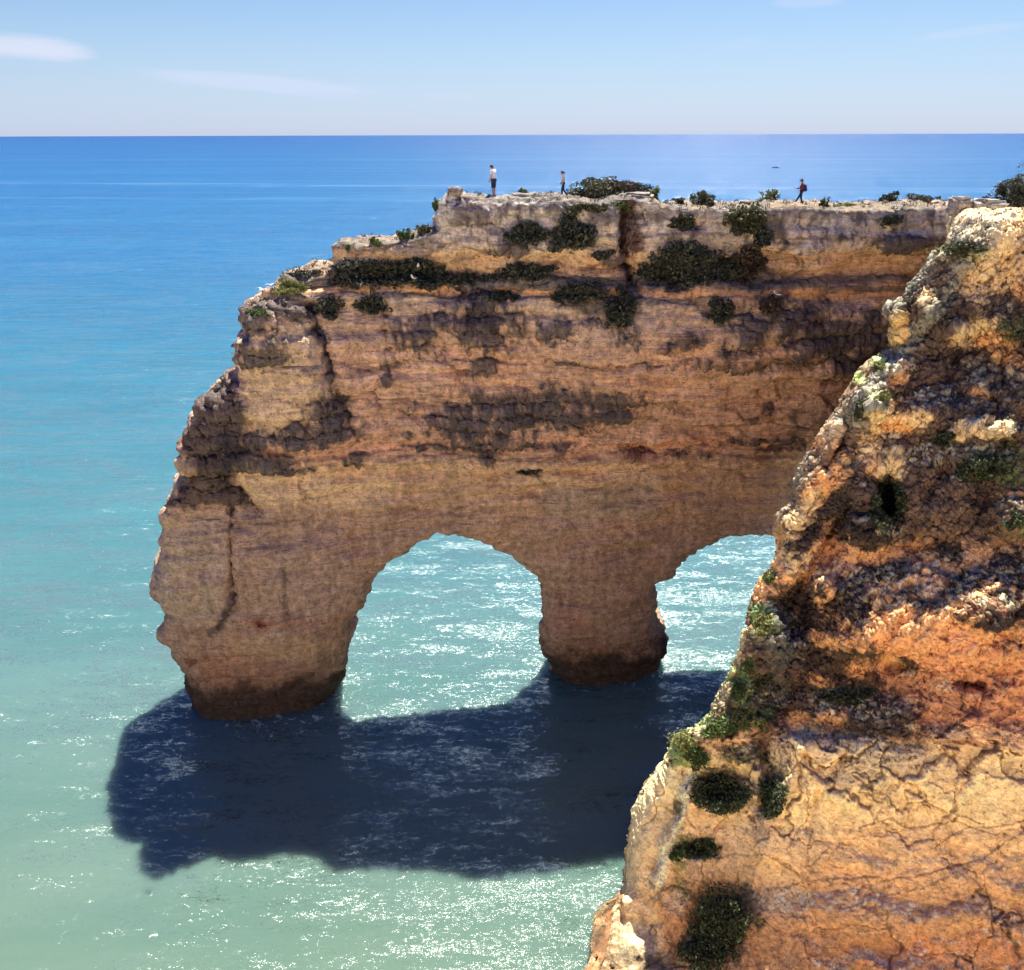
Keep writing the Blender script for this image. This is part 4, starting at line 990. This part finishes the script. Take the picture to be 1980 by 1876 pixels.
shrub(1010, 384, 9, 6, M_GREEN, "tiny green tuft between the two people on the cliff top", group=gtop, mode='top', D=55.5, leaf=.08, upright=True)
shrub(1962, 412, 50, 44, M_DARK, "tall dark green bush at the right edge above the sandy path", mode='top', D=45, leaf=.085, dens=2.6)
shrub(2003, 410, 62, 66, M_OLIVE, "tallest olive bush cut by the right border of the photo", mode='top', D=46.5, leaf=.085, dens=2.4)
shrub(1930, 412, 16, 10, M_OLIVE, "small bush at the foot of the tall dark bush on the right", mode='top', D=45, leaf=.06, dens=1.2)
# stepped left end
shrub(785, 474, 16, 8, M_GREEN, "spiky upright green plant on the second step of the left end", group=gl, mode='top', D=54, leaf=.09, upright=True)
shrub(822, 466, 20, 6, M_OLIVE, "thin scrub on the slope below the top block", group=gl, mode='top', D=54.2, leaf=.09, upright=True)
shrub(845, 452, 8, 7, M_GREEN, "small green sprig in the corner under the top block", group=gl, mode='top', D=54.3, leaf=.08, upright=True)
shrub(728, 478, 12, 7, M_GREEN, "small round green plant in the middle of the second step", group=gl, mode='top', D=53.6, leaf=.08, upright=True)
shrub(672, 480, 7, 6, M_GREEN, "tiny green plant at the outer end of the second step", group=gl, mode='top', D=53.2, leaf=.08)
shrub(562, 560, 30, 14, M_YEL, "yellow green cushion plant on the outermost low step", group=gl, leaf=.08, dens=1.5)
shrub(590, 530, 26, 6, M_DARK, "dark creeping plant on the step above the yellow cushion", group=gl, leaf=.08)
shrub(677, 536, 13, 7, M_GREEN, "bright green tuft inside the long dark shrub band", group=gl, leaf=.08, dens=1.4)
shrub(500, 605, 24, 7, M_GREEN, "thin green growth on the rounded shoulder at the far left", group=gl, leaf=.08)
# ledges of the wall
for (u, v, ru, rv, m, d, lb) in (
 (700, 530, 56, 22, M_DARK, 1.5, "left half of the long dark shrub band under the second step"),
 (800, 528, 46, 24, M_DARK, 1.5, "right half of the long dark shrub band, with white gulls in it"),
 (905, 540, 60, 8, M_DARK, 1.4, "thin dark shrub strip below the tan bed under the top block"),
 (1018, 528, 46, 16, M_DARK, 1.5, "humped dark shrub under the tan bed below the walking woman"),
 (1016, 457, 32, 17, M_DARK, 1.5, "dark shrub in the hollow under the top block"),
 (1108, 456, 40, 24, M_DARK, 1.5, "triangular dark shrub in the hollow left of the vertical chute"),
 (1105, 425, 16, 16, M_DARK, 1.3, "dark shrub tip climbing to the edge above the triangular hollow"),
 (1140, 402, 34, 9, M_OLIVE, 1.2, "olive growth hanging over the edge left of the vertical chute"),
 (1200, 398, 14, 7, M_GREEN, 1.2, "green tuft at the head of the vertical chute"),
 (1168, 493, 22, 8, M_DARK, 1.2, "small dark shrub on the tan bed left of the chute"),
 (1128, 570, 46, 17, M_DARK, 1.5, "dark shrub on the ledge at the lower left of the chute"),
 (1196, 595, 22, 34, M_DARK, 1.5, "dark shrub hanging below the foot of the chute"),
 (1275, 525, 40, 17, M_DARK, 1.5, "left shoulder of the biggest dark shrub under the top beds"),
 (1335, 510, 58, 34, M_DARK, 1.9, "biggest dark shrub, a hump right of the chute"),
 (1405, 522, 40, 20, M_DARK, 1.5, "right shoulder of the biggest dark shrub"),
 (1448, 512, 32, 26, M_DRY, 1.4, "brownish dark shrub at the right end of the shrub row"),
 (1320, 431, 22, 11, M_DARK, 1.3, "round dark shrub in a socket between two pale blocks"),
 (1450, 428, 40, 22, M_OLIVE, 1.5, "olive shrub spilling over the edge below the left pale bush"),
 (1475, 458, 18, 16, M_DARK, 1.3, "dark lower tail of the shrub spilling over the edge"),
 (1390, 600, 22, 22, M_DARK, 1.5, "squarish dark green shrub alone in the upper wall"),
 (1494, 590, 18, 18, M_DRY, 1.1, "brown dry shrub right of the squarish one, below a gull"),
 (720, 590, 28, 16, M_DARK, 1.4, "dark shrub on the wall under the long shrub band"),
 (638, 590, 24, 20, M_DARK, 1.3, "round dark shrub at the head of the left gully"),
 (970, 576, 28, 9, M_DARK, 1.3, "dark shrub above the grey crust in mid wall"),
 (1022, 912, 18, 5, M_DARK, 1.0, "little dark plant over the crack above the first arch"),
 (1725, 428, 22, 9, M_DARK, 1.0, "flat dark patch of plant on the pale right beds")):
    shrub(u, v, ru, rv, m, lb, group=gw, leaf=.13, dens=d)
# near cliff
for (u, v, ru, rv, m, d, up, lb) in (
 (1716, 975, 26, 46, M_DKG, 2.4, False, "dark green plant filling the hollow of the near cliff"),
 (1395, 1522, 46, 34, M_DKG, 2.4, False, "dark green shrub below the green crest, on the pale face"),
 (1490, 1535, 24, 38, M_DKG, 2.0, False, "smaller dark shrub beside the cream rock face"),
 (1355, 1640, 36, 16, M_DKG, 1.8, False, "flat dark shrub halfway down the near cliff's edge"),
 (1392, 1785, 46, 66, M_DKG, 2.6, False, "largest dark green shrub near the bottom of the near cliff"),
 (1360, 1840, 40, 26, M_DKG, 2.0, False, "lower lobe of dark shrub at the bottom of the near cliff"),
 (1316, 1432, 22, 18, M_YEL, 1.5, True, "bright yellow green tuft at the outer tip of the crest"),
 (1345, 1460, 20, 18, M_GREEN, 1.3, False, "grey green cushion below the bright tuft on the crest"),
 (1385, 1405, 36, 16, M_GREEN, 1.5, True, "green band of plants climbing the crest"),
 (1445, 1388, 30, 16, M_YEL, 1.5, True, "pale green bush on the crest above the dark crust"),
 (1425, 1335, 14, 16, M_GREEN, 1.3, True, "bright green sprig on the outer slope above the crest"),
 (1470, 1312, 20, 16, M_OLIVE, 1.3, False, "olive tuft on the slope right of the bright sprig"),
 (1450, 1285, 12, 14, M_GREEN, 1.0, True, "small green sprig high on the outer slope"),
 (1478, 1205, 14, 22, M_YEL, 1.4, False, "yellow green moss strip beside the second arch water"),
 (1488, 1115, 10, 12, M_GREEN, 1.0, False, "tiny green plant at the cliff edge over the second arch"),
 (1310, 1650, 12, 14, M_GREEN, 1.2, False, "small bright green plant on the pale arete"),
 (1905, 905, 44, 20, M_DKG, 1.3, False, "dark green growth on the upper right of the near cliff"),
 (1960, 1005, 24, 16, M_DKG, 1.2, False, "dark green growth by the right border of the photo"),
 (1832, 850, 20, 12, M_DKG, 1.1, False, "small dark growth left of the pale ledge"),
 (1700, 706, 14, 7, M_YEL, 1.1, False, "upper yellow green lichen tuft on the pale ridge"),
 (1712, 768, 16, 10, M_YEL, 1.2, False, "lower yellow green lichen tuft above the cream ledge"),
 (1657, 790, 10, 22, M_OLIVE, 1.0, False, "olive moss on the outer side of the pale ridge"),
 (1870, 480, 44, 12, M_OLIVE, 1.2, False, "strip of olive scrub beside the sandy path"),
 (1990, 640, 30, 22, M_OLIVE, 1.2, False, "olive shrub under the path at the right border"),
 (1640, 1345, 56, 10, M_DKG, 1.2, False, "dark moss line inside the brown crust")):
    shrub(u, v, ru, rv, m, lb, group=gn, leaf=.085 if not up else .075, dens=d*.9, depth=.8, upright=False)
print("plants", time.time()-T0)
# dry tufts: nobody could count them
def tufts(name, pts, size, mat, label, rs, nb=7):
    C = np.repeat(pts, nb, 0); n = len(C)
    d = rs.normal(size=(n, 3))*.45 + np.array([0, -.1, 1.]); d /= np.linalg.norm(d, axis=1)[:, None]
    s = np.cross(d, rs.normal(size=(n, 3))); s /= np.linalg.norm(s, axis=1)[:, None]
    L = size*(.5+rs.rand(n, 1)); wd = size*.16
    C = C + rs.normal(size=(n, 3))*size*.4*np.array([1, 1, .1])
    V = np.stack([C-s*wd, C+s*wd, C+d*L+s*wd*.3, C+d*L-s*wd*.3], 1).reshape(-1, 3)
    me = mesh_np(name, V, np.arange(n*4).reshape(-1, 4), np.repeat(rs.rand(n, 1), 4, 0).repeat(3, 1), smooth=False)
    o = obj(name, me, mat); tag(o, label, kind="stuff"); return o
rs = np.random.RandomState(5)
m = ARCH_TOP; P_ = W[m][rs.rand(m.sum()) < .035]
tufts("dry_grass", P_, .16, M_OLIVE, "thin dry grass on the sunlit tops of the headland", rs)
m = NEAR_TOP; P_ = V1N[m][rs.rand(m.sum()) < .02]
tufts("cliff_grass", P_, .10, M_DRY, "short dry grass on the ledges and path of the near cliff", rs)
m = NEAR_GREEN; P_ = V1N[m][rs.rand(m.sum()) < .05]
tufts("green_grass", P_, .10, M_GREEN, "short green growth on the outer crest of the near cliff", rs)

# ================================================================== LOOSE ROCKS
def boulder(u, v, D, sx, sy, sz, label, seed, rz=0.0, colr=(.36, .31, .25), sink=.32):
    bm = bmesh.new(); bmesh.ops.create_cube(bm, size=1.0)
    bmesh.ops.bevel(bm, geom=bm.edges[:], offset=.14, segments=2, affect='EDGES')
    bmesh.ops.subdivide_edges(bm, edges=bm.edges[:], cuts=3, use_grid_fill=True)
    Vb = np.array([tuple(x.co) for x in bm.verts]); n = fbm(Vb+seed, 1.6, 4, .6)
    for x, k in zip(bm.verts, n): x.co *= 1+.22*float(k)
    me = bpy.data.meshes.new("boulder"); bm.to_mesh(me); bm.free()
    for p in me.polygons: p.use_smooth = True
    a = me.color_attributes.new("Col", 'FLOAT_COLOR', 'POINT'); a.data.foreach_set("color", np.tile(np.array([*colr, 1], np.float32), len(me.vertices)))
    P = at_dist(u, v, D); z = drop(P[0], P[1]) or P[2]
    o = obj("boulder", me, m_arch); o.scale = (sx, sy, sz); o.location = (P[0], P[1], z+sz*sink); o.rotation_euler = (.05, .04, rz)
    tag(o, label, "rock", "loose rocks on the cliff top"); return o
boulder(880, 384, 54.2, .75, .7, .5, "squarish block at the left end of the cliff top", 3, .2)
boulder(1012, 384, 55.0, 1.15, .7, .2, "flat slab lying right of the man in shorts", 9, .1)
boulder(1062, 385, 55.2, .6, .5, .28, "small pale stone left of the walking woman", 14, .5)
boulder(1232, 390, 55.4, 1.9, 1.1, .85, "large pale rounded boulder under the right end of the bush row", 22, .05, sink=-.12)
boulder(1440, 405, 58.2, .7, .6, .22, "low stone on the sandy edge", 31, .7)
boulder(1900, 440, 43.5, 1.6, 1.2, .9, "grey angular block on the edge beside the sandy path", 41, .4, (.42, .38, .34))
boulder(1848, 446, 43.4, .9, .8, .9, "upright weathered block left of the grey angular block", 47, .1, (.46, .40, .33))

# ================================================================== PEOPLE
def capsule_field(parts, h, pad=.06, k=.018):
    lo = np.min([np.minimum(p[0], p[1])-max(p[2], p[3]) for p in parts], 0)-pad
    hi = np.max([np.maximum(p[0], p[1])+max(p[2], p[3]) for p in parts], 0)+pad
    n = np.ceil((hi-lo)/h).astype(int)+1
    ax = [lo[i]+h*np.arange(n[i]) for i in range(3)]
    Fd = np.full(n, 1.0, np.float32)
    for p in parts:
        a, b, ra, rb = (np.array(p[0], float), np.array(p[1], float), p[2], p[3]); kk = p[4] if len(p) > 4 else k
        l = np.minimum(a, b)-max(ra, rb)-.05; u = np.maximum(a, b)+max(ra, rb)+.05
        i0 = np.maximum(((l-lo)/h).astype(int), 0); i1 = np.minimum(((u-lo)/h).astype(int)+2, n)
        X, Y, Z = np.meshgrid(*[ax[i][i0[i]:i1[i]] for i in range(3)], indexing='ij')
        e = b-a; t = np.clip(((X-a[0])*e[0]+(Y-a[1])*e[1]+(Z-a[2])*e[2])/(e@e+1e-9), 0, 1)
        d = np.sqrt((X-a[0]-e[0]*t)**2+(Y-a[1]-e[1]*t)**2+(Z-a[2]-e[2]*t)**2) - (ra+(rb-ra)*t)
        s = Fd[i0[0]:i1[0], i0[1]:i1[1], i0[2]:i1[2]]
        hh = np.maximum(kk-np.abs(s-d), 0)
        s[...] = np.minimum(s, d)-hh*hh/(4*kk)
    return Fd, lo, ax
def sdf_mesh(name, parts, h=.011, clip=None, k=.018):
    Fd, lo, ax = capsule_field(parts, h, k=k)
    if clip is not None:
        X, Y, Z = np.meshgrid(*ax, indexing='ij'); Fd = np.maximum(Fd, clip(X, Y, Z)).astype(np.float32)
    Fd[0] = Fd[-1] = 1; Fd[:, 0] = Fd[:, -1] = 1; Fd[:, :, 0] = Fd[:, :, -1] = 1
    V, Q = surface_nets(Fd, lo, h)
    return mesh_np(name, V, Q)
def hand(wr, d, side, r=.0):
    """palm with four curled fingers and a thumb; wr wrist, d direction of the forearm"""
    d = np.array(d, float); d /= np.linalg.norm(d); wr = np.array(wr, float)
    y = np.array([0, 1., 0])*side; n = np.cross(d, y); n /= np.linalg.norm(n); y = np.cross(n, d)
    acr = np.cross(d, y); acr /= np.linalg.norm(acr)
    out = [(wr, wr+d*.085, .026, .034)]
    for i, (o_, L) in enumerate(((-.030, .066), (-.010, .074), (.011, .070), (.031, .054))):
        a = wr+d*.088+acr*o_; b = a+d*L*.5-y*.006; c = b+d*L*.42-y*.022
        out += [(a, b, .0095, .009, .004), (b, c, .009, .007, .004)]
    a = wr+d*.03-acr*.03; b = a+d*.035-acr*.022-y*.01; c = b+d*.032-acr*.004-y*.012
    return out + [(a, b, .013, .011, .008), (b, c, .011, .009, .005)]
def person(u, v, D, hgt, rz, pose, mats, label, hair='short', extra=None, sleeve=.5, legs='shorts', build=1.0):
    J = pose; W_ = build
    def P(n): return np.array(J[n], float)
    sk = []
    for s in 'LR':
        sk += [(P('hip'+s), P('knee'+s), .082*W_, .056), (P('knee'+s), P('ank'+s), .055, .036),
               (P('knee'+s)*.7+P('ank'+s)*.3+[-.012, 0, 0], P('knee'+s)*.5+P('ank'+s)*.5+[-.01, 0, 0], .052, .046),
               (P('ank'+s)+[-.03, 0, -.02], P('ank'+s)+[.15, 0, -.045], .035, .028), (P('ank'+s)+[-.035, 0, -.035], P('ank'+s)+[.05, 0, -.045], .032, .03),
               (P('sho'+s), P('elb'+s), .048*W_, .038), (P('elb'+s), P('wri'+s), .038, .026)]
        sk += hand(P('wri'+s), P('wri'+s)-P('elb'+s), 1 if s == 'L' else -1)
    hl, hr, sl_, sr = P('hipL'), P('hipR'), P('shoL'), P('shoR'); pel = (hl+hr)/2+[0, 0, .03]; ch = (sl_+sr)/2
    wa = pel*.55+ch*.45
    torso = [(hl+[0, 0, .04], hr+[0, 0, .04], .105*W_, .105*W_, .05), (pel, wa, .11*W_, .105*W_, .05), (wa+[0, .05*W_, 0], ch+[0, .07*W_, -.10], .095*W_, .11*W_, .05), (wa+[0, -.05*W_, 0], ch+[0, -.07*W_, -.10], .095*W_, .11*W_, .05),
             (sl_, sr, .055, .055, .05)]
    hd = P('head'); nk = ch*.9+hd*.1; tl = P('tilt')  # tilt: unit vector of the head's up axis
    f_ = np.cross([0, 1., 0], tl); f_ /= np.linalg.norm(f_)   # face direction
    sk += torso + [(ch+[0, 0, .02], hd-tl*.07, .058, .052, .03)]
    head = [(hd-tl*.02-f_*.01, hd+tl*.045-f_*.015, .078, .088, .02), (hd+f_*.015-tl*.05, hd+f_*.03+tl*.02, .058, .066, .02), (hd+f_*.045-tl*.095, hd+f_*.02-tl*.06, .034, .05, .02),
            (hd+f_*.088-tl*.03, hd+f_*.090+tl*.012, .014, .009, .012), (hd+f_*.082-tl*.066, hd+f_*.082-tl*.064, .018, .018, .012),
            (hd+np.array([0, .080, 0])-tl*.02-f_*.0, hd+np.array([0, .084, 0])+tl*.015, .013, .014, .008), (hd-np.array([0, .080, 0])-tl*.02, hd-np.array([0, .084, 0])+tl*.015, .013, .014, .008)]
    sk += head
    foot = min(P('ankL')[2], P('ankR')[2])-.078
    x0 = (P('ankL')[0]+P('ankR')[0])/2
    W0 = at_dist(u, v, D); z = drop(W0[0], W0[1])
    if z is None or abs(z-W0[2]) > 1.5: print("person z", z, W0); z = W0[2]
    root = empty("person", (W0[0], W0[1], z-foot*hgt/1.78-.02), rz); s_ = hgt/1.78; root.scale = (s_, s_, s_)
    tag(root, label, "person", "people walking on the cliff top")
    body = obj("body", sdf_mesh("body", sk), mats['skin'], root)
    def grow(ps, g): return [(p[0], p[1], p[2]+g, p[3]+g, *(p[4:] if len(p) > 4 else ())) for p in ps]
    arms = [(P('sho'+s), P('sho'+s)*(1-sleeve)+P('elb'+s)*sleeve, .048*W_+.004, .046) for s in 'LR']
    if sleeve >= 1: arms = [(P('sho'+s), P('elb'+s), .056, .048) for s in 'LR'] + [(P('elb'+s), P('wri'+s), .047, .037) for s in 'LR']
    hem = pel[2]-.03
    shirt = obj("shirt" if sleeve < 1 else "jacket", sdf_mesh("shirt", grow(torso, .014)+(grow(arms, .012) if sleeve > 0 else []), clip=lambda X, Y, Z: hem-Z, k=.03), mats['top'], root)
    th = []
    for s in 'LR':
        k_, h_, a_ = P('knee'+s), P('hip'+s), P('ank'+s)
        if legs == 'shorts': th += [(h_, h_*.15+k_*.85, .10*W_, .080)]
        else: th += [(h_, k_, .096*W_, .068), (k_, a_+[0, 0, .01], .066, .052)]
    obj("shorts" if legs == 'shorts' else "trousers", sdf_mesh("trousers", grow(torso[:2], .020)+th, clip=lambda X, Y, Z: Z-(pel[2]+.06), k=.03), mats['legs'], root)
    for s in 'LR':
        a_ = P('ank'+s)
        obj("shoe", sdf_mesh("shoe", [(a_+[-.035, 0, -.03], a_+[.13, 0, -.045], .045, .036), (a_+[-.02, 0, 0], a_+[-.02, 0, -.03], .046, .046)], clip=lambda X, Y, Z, q=a_[2]-.078: q-Z), mats['shoe'], root)
    hp = [(hd-tl*.03-f_*.022, hd+tl*.05-f_*.018, .088, .096, .02)]
    if hair == 'pony':
        hp += [(hd-f_*.09+tl*.03, hd-f_*.15-tl*.01, .035, .04, .02), (hd-f_*.15-tl*.01, hd-f_*.14-tl*.12, .038, .018, .02)]
    fx, tx = f_, tl
    obj("hair", sdf_mesh("hair", hp, clip=lambda X, Y, Z: ((X-hd[0])*fx[0]+(Z-hd[2])*fx[2]-.038)*.8 - ((X-hd[0])*tx[0]+(Z-hd[2])*tx[2]-.02)*.7), mats['hair'], root)
    if hair == 'cap':
        obj("cap", sdf_mesh("cap", [(hd+tl*.05-f_*.012, hd+tl*.055-f_*.01, .104, .104, .02), (hd+tl*.055+f_*.07, hd+tl*.045+f_*.14, .045, .035, .02)], clip=lambda X, Y, Z: -((X-hd[0])*tx[0]+(Z-hd[2])*tx[2]-.035)), mats['cap'], root)
    return root, s_
MSK = plain("skin_tanned", (.42, .24, .16), .55, .35, .06); MSK2 = plain("skin_light", (.50, .31, .22), .55, .35, .06)
MW = plain("white_cotton", (.74, .74, .78), .85, .2, .05); MNV = plain("navy_cloth", (.025, .03, .055), .85, .2, .15); MBK = plain("black_cloth", (.02, .02, .025), .85, .2, .15)
MHR = plain("dark_hair", (.02, .014, .011), .5, .4, .2); MCR = plain("cream_knit", (.52, .46, .42), .85, .2, .08); MRD = plain("dark_red_fleece", (.26, .04, .05), .9, .15, .12); MSH = plain("shoe_rubber", (.06, .06, .065), .7, .3)
MBP = plain("backpack_nylon", (.02, .028, .06), .6, .4, .1)
def nrmv(x, z): l = math.hypot(x, z); return np.array([x/l, 0, z/l])
pose1 = dict(hipL=(0, .09, .94), kneeL=(.02, .11, .51), ankL=(-.02, .11, .08), hipR=(0, -.09, .94), kneeR=(.03, -.12, .51), ankR=(.03, -.12, .08),
             shoL=(.02, .19, 1.43), elbL=(.0, .25, 1.15), wriL=(.14, .22, .93), shoR=(.02, -.19, 1.43), elbR=(.03, -.25, 1.14), wriR=(.16, -.18, .92), head=(.13, 0, 1.62), tilt=nrmv(.60, .80))
person(955, 385, 55.0, 1.84, math.pi-.5, pose1, dict(skin=MSK, top=MW, legs=MNV, shoe=MSH, hair=MHR), "standing man in white t-shirt and dark shorts looking down at the cliff edge", build=1.08)
pose2 = dict(hipL=(0, .08, .92), kneeL=(.10, .09, .51), ankL=(.10, .09, .08), hipR=(0, -.08, .92), kneeR=(-.03, -.09, .50), ankR=(-.28, -.09, .13),
             shoL=(.03, .16, 1.38), elbL=(-.06, .20, 1.12), wriL=(.10, .18, .93), shoR=(.03, -.16, 1.38), elbR=(.0, -.21, 1.12), wriR=(.14, -.17, .94), head=(.12, 0, 1.57), tilt=nrmv(.35, .94))
person(1089, 384, 55.6, 1.56, math.pi+.1, pose2, dict(skin=MSK2, top=MCR, legs=MNV, shoe=MSH, hair=MHR), "walking woman with dark ponytail, pale sleeveless top and dark trousers", hair='pony', sleeve=.0, legs='long', build=.88)
pose3 = dict(hipL=(0, .08, .90), kneeL=(.20, .09, .52), ankL=(.42, .09, .12), hipR=(0, -.08, .90), kneeR=(-.02, -.09, .49), ankR=(-.14, -.09, .08),
             shoL=(-.02, .17, 1.38), elbL=(.10, .22, 1.13), wriL=(.33, .12, 1.12), shoR=(-.02, -.17, 1.38), elbR=(.06, -.24, 1.12), wriR=(.28, -.14, 1.10), head=(.06, 0, 1.60), tilt=nrmv(.20, .98))
p3, s3 = person(1546, 407, 59.4, 1.60, math.pi-.08, pose3, dict(skin=MSK2, top=MRD, legs=MNV, shoe=MSH, hair=MHR, cap=MBK), "hiker striding in dark red fleece and black cap holding a device forward", hair='cap', sleeve=1.0, legs='long', build=.95)
def attach(name, parts, mat, ref, s, label, cat, k=.03, sub=None):
    r = empty(name, ref.location, ref.rotation_euler[2]); r.scale = (s, s, s); tag(r, label, cat)
    obj("bag" if name == "backpack" else "case", sdf_mesh(name, parts, h=.012, k=k), mat, r)
    for nm, ps, mt in (sub or []): obj(nm, sdf_mesh(nm, ps, h=.008, k=.01), mt, r)
    return r
A_ = np.array
attach("backpack", [(A_([-.20, .07, 1.30]), A_([-.22, .07, 1.00]), .09, .10), (A_([-.20, -.07, 1.30]), A_([-.22, -.07, 1.00]), .09, .10), (A_([-.28, 0, 1.10]), A_([-.29, 0, 1.00]), .08, .08)], MBP, p3, s3, "dark navy backpack on the back of the hiker in red", "backpack",
       sub=[("strap", [(A_([-.14, .10, 1.42]), A_([.02, .13, 1.46]), .016, .016), (A_([.02, .13, 1.46]), A_([.11, .13, 1.24]), .016, .016)], MBK), ("strap", [(A_([-.14, -.10, 1.42]), A_([.02, -.13, 1.46]), .016, .016), (A_([.02, -.13, 1.46]), A_([.11, -.13, 1.24]), .016, .016)], MBK)])
attach("smartphone", [(A_([.44, .04, 1.15]), A_([.58, .04, 1.17]), .016, .016), (A_([.44, -.01, 1.15]), A_([.58, -.01, 1.17]), .016, .016)], MBK, p3, s3, "dark phone held out in front of the hiker in red", "phone", k=.02,
       sub=[("screen", [(A_([.46, .015, 1.168]), A_([.56, .015, 1.182]), .008, .008)], plain("phone_glass", (.03, .03, .04), .1, .5))])
print("people", time.time()-T0)

# ================================================================== GULLS
MGW = plain("gull_white", (.80, .80, .82), .7, .2, .03); MGG = plain("gull_grey", (.20, .21, .24), .7, .2, .05); MGB = plain("bird_black", (.025, .027, .035), .6, .3, .1); MBK2 = plain("beak_yellow", (.6, .38, .05), .5, .3, .03)
def bird(P, rz, label, s=1.0, pose='stand', dark=False, group="gulls around the headland"):
    root = empty("seabird" if dark else "gull", tuple(P), rz); root.scale = (s, s, s); tag(root, label, "bird", group)
    mb = MGB if dark else MGW; mw = MGB if dark else MGG
    lift = .55 if pose == 'stand' else 0
    a = A_
    z0_ = .13 if pose == 'stand' else 0.
    bd = [(a([-.10, 0, z0_+.02]), a([.08, 0, z0_+.09]), .055, .065), (a([.08, 0, z0_+.09]), a([.14, 0, z0_+.17]), .045, .032), (a([.14, 0, z0_+.17]), a([.155, 0, z0_+.185]), .034, .03), (a([-.10, 0, z0_+.02]), a([-.24, 0, z0_+.0]), .035, .018)]
    if pose == 'fly': bd = [(a([-.12, 0, 0]), a([.10, 0, .01]), .05, .06), (a([.10, 0, .01]), a([.19, 0, .02]), .04, .03), (a([-.12, 0, 0]), a([-.24, 0, 0]), .03, .02)]
    obj("body", sdf_mesh("body", bd, h=.011), mb, root)
    hx = (.19, .02) if pose == 'fly' else (.165, z0_+.18)
    obj("beak", sdf_mesh("beak", [(a([hx[0]+.02, 0, hx[1]]), a([hx[0]+.075, 0, hx[1]-.012]), .012, .006)], h=.005), MBK2 if not dark else mb, root)
    for sd_ in (1, -1):
        if pose == 'fly':
            wp = [(a([.02, .05*sd_, .02]), a([.06, .32*sd_, .12]), .028, .022), (a([.06, .32*sd_, .12]), a([-.08, .66*sd_, .06]), .020, .008), (a([-.04, .05*sd_, .02]), a([0, .34*sd_, .11]), .03, .022)]
        else: wp = [(a([.07, .055*sd_, z0_+.09]), a([-.14, .035*sd_, z0_+.05]), .034, .026), (a([-.14, .035*sd_, z0_+.05]), a([-.30, .015*sd_, z0_+.02]), .022, .007)]
        obj("wing", sdf_mesh("wing", wp, h=.009), mw if pose != 'fly' else mb, root)
        if pose == 'stand': obj("leg", tubes_mesh("leg", [((.0, .03*sd_, z0_+.05), (.01, .03*sd_, 0), .008, .006), ((.01, .03*sd_, 0.004), (.06, .035*sd_, .004), .008, .012)]), MBK2 if not dark else mb, root)
    return root
def perch(u, v, rz, label, **k):
    h = hit(u, v); p = np.array(h[0])
    n = np.array(h[1]); n = -n if n[1] > 0 else n
    p = p + np.array([0, -.85, 0])
    o = bird(p, rz, label, **k); return o
perch(811, 518, -1.3, "white gull standing in the right half of the long dark shrub band", s=1.25)
perch(803, 540, -2.2, "white and dark gull just below the other gull in the shrub band", s=1.2)
perch(1494, 570, 2.6, "white gull on the upper wall above the dry brown shrub", s=1.1)
pp = at_dist(426, 757, 51.5); zt = drop(pp[0], pp[1], bvh_arch)
if zt is None or abs(zt-pp[2]) > 2: zt = pp[2]-.2
bird(np.array([pp[0], pp[1], zt]), .3, "dark seabird perched on the black crag at the left edge", s=1.4, dark=True, group="gulls around the headland")
bird(at_dist(507, 561, 50), .8, "upper white gull flying left of the stepped headland end", s=.9, pose='fly')
bird(at_dist(523, 551, 51), 2.3, "white gull flying close to the lowest green step", s=.6, pose='fly')

# ================================================================== BOAT
MHU = plain("dark_hull_paint", (.03, .045, .08), .5, .4, .05); MCB = plain("boat_cabin_paint", (.10, .12, .16), .5, .4, .05)
bp_ = at_dist(1500, 327.5, 1085.0); bp_[2] = 0
boat = empty("motorboat", tuple(bp_), R(176)); tag(boat, "small dark motorboat far out on the sea above the right path", "boat")
bm = bmesh.new(); rings = []
for i, x in enumerate(np.linspace(-3.6, 3.9, 13)):
    f = (x+3.6)/7.5; hw = 1.05*(1-max(0, (f-.45)/.55)**2.2)+.02; sh = .75+.45*f**2; kl = -.35+.25*f**4
    rings.append([bm.verts.new(p) for p in ((x, -hw, sh), (x, -hw*.85, .15), (x, 0, kl), (x, hw*.85, .15), (x, hw, sh), (x, hw*.8, sh-.12), (x, -hw*.8, sh-.12))])
for r0, r1 in zip(rings[:-1], rings[1:]):
    for i in range(7): bm.faces.new((r0[i], r0[(i+1) % 7], r1[(i+1) % 7], r1[i]))
bm.faces.new(rings[0]); bm.faces.new(rings[-1][::-1])
me = bpy.data.meshes.new("hull"); bm.to_mesh(me); bm.free(); obj("hull", me, MHU, boat)
obj("cabin", sdf_mesh("cabin", [(A_([-.6, -.4, .9]), A_([-.6, -.4, 1.9]), .3, .25), (A_([-.6, .4, .9]), A_([-.6, .4, 1.9]), .3, .25), (A_([.3, -.3, .9]), A_([.1, -.3, 1.5]), .3, .2), (A_([.3, .3, .9]), A_([.1, .3, 1.5]), .3, .2)], h=.07, k=.2), MCB, boat)
obj("outboard_motor", sdf_mesh("outboard_motor", [(A_([-3.75, 0, 1.1]), A_([-3.75, 0, .9]), .22, .2), (A_([-3.75, 0, .9]), A_([-3.8, 0, -.2]), .12, .08)], h=.05, k=.05), MBK, boat)
print("total", time.time()-T0)
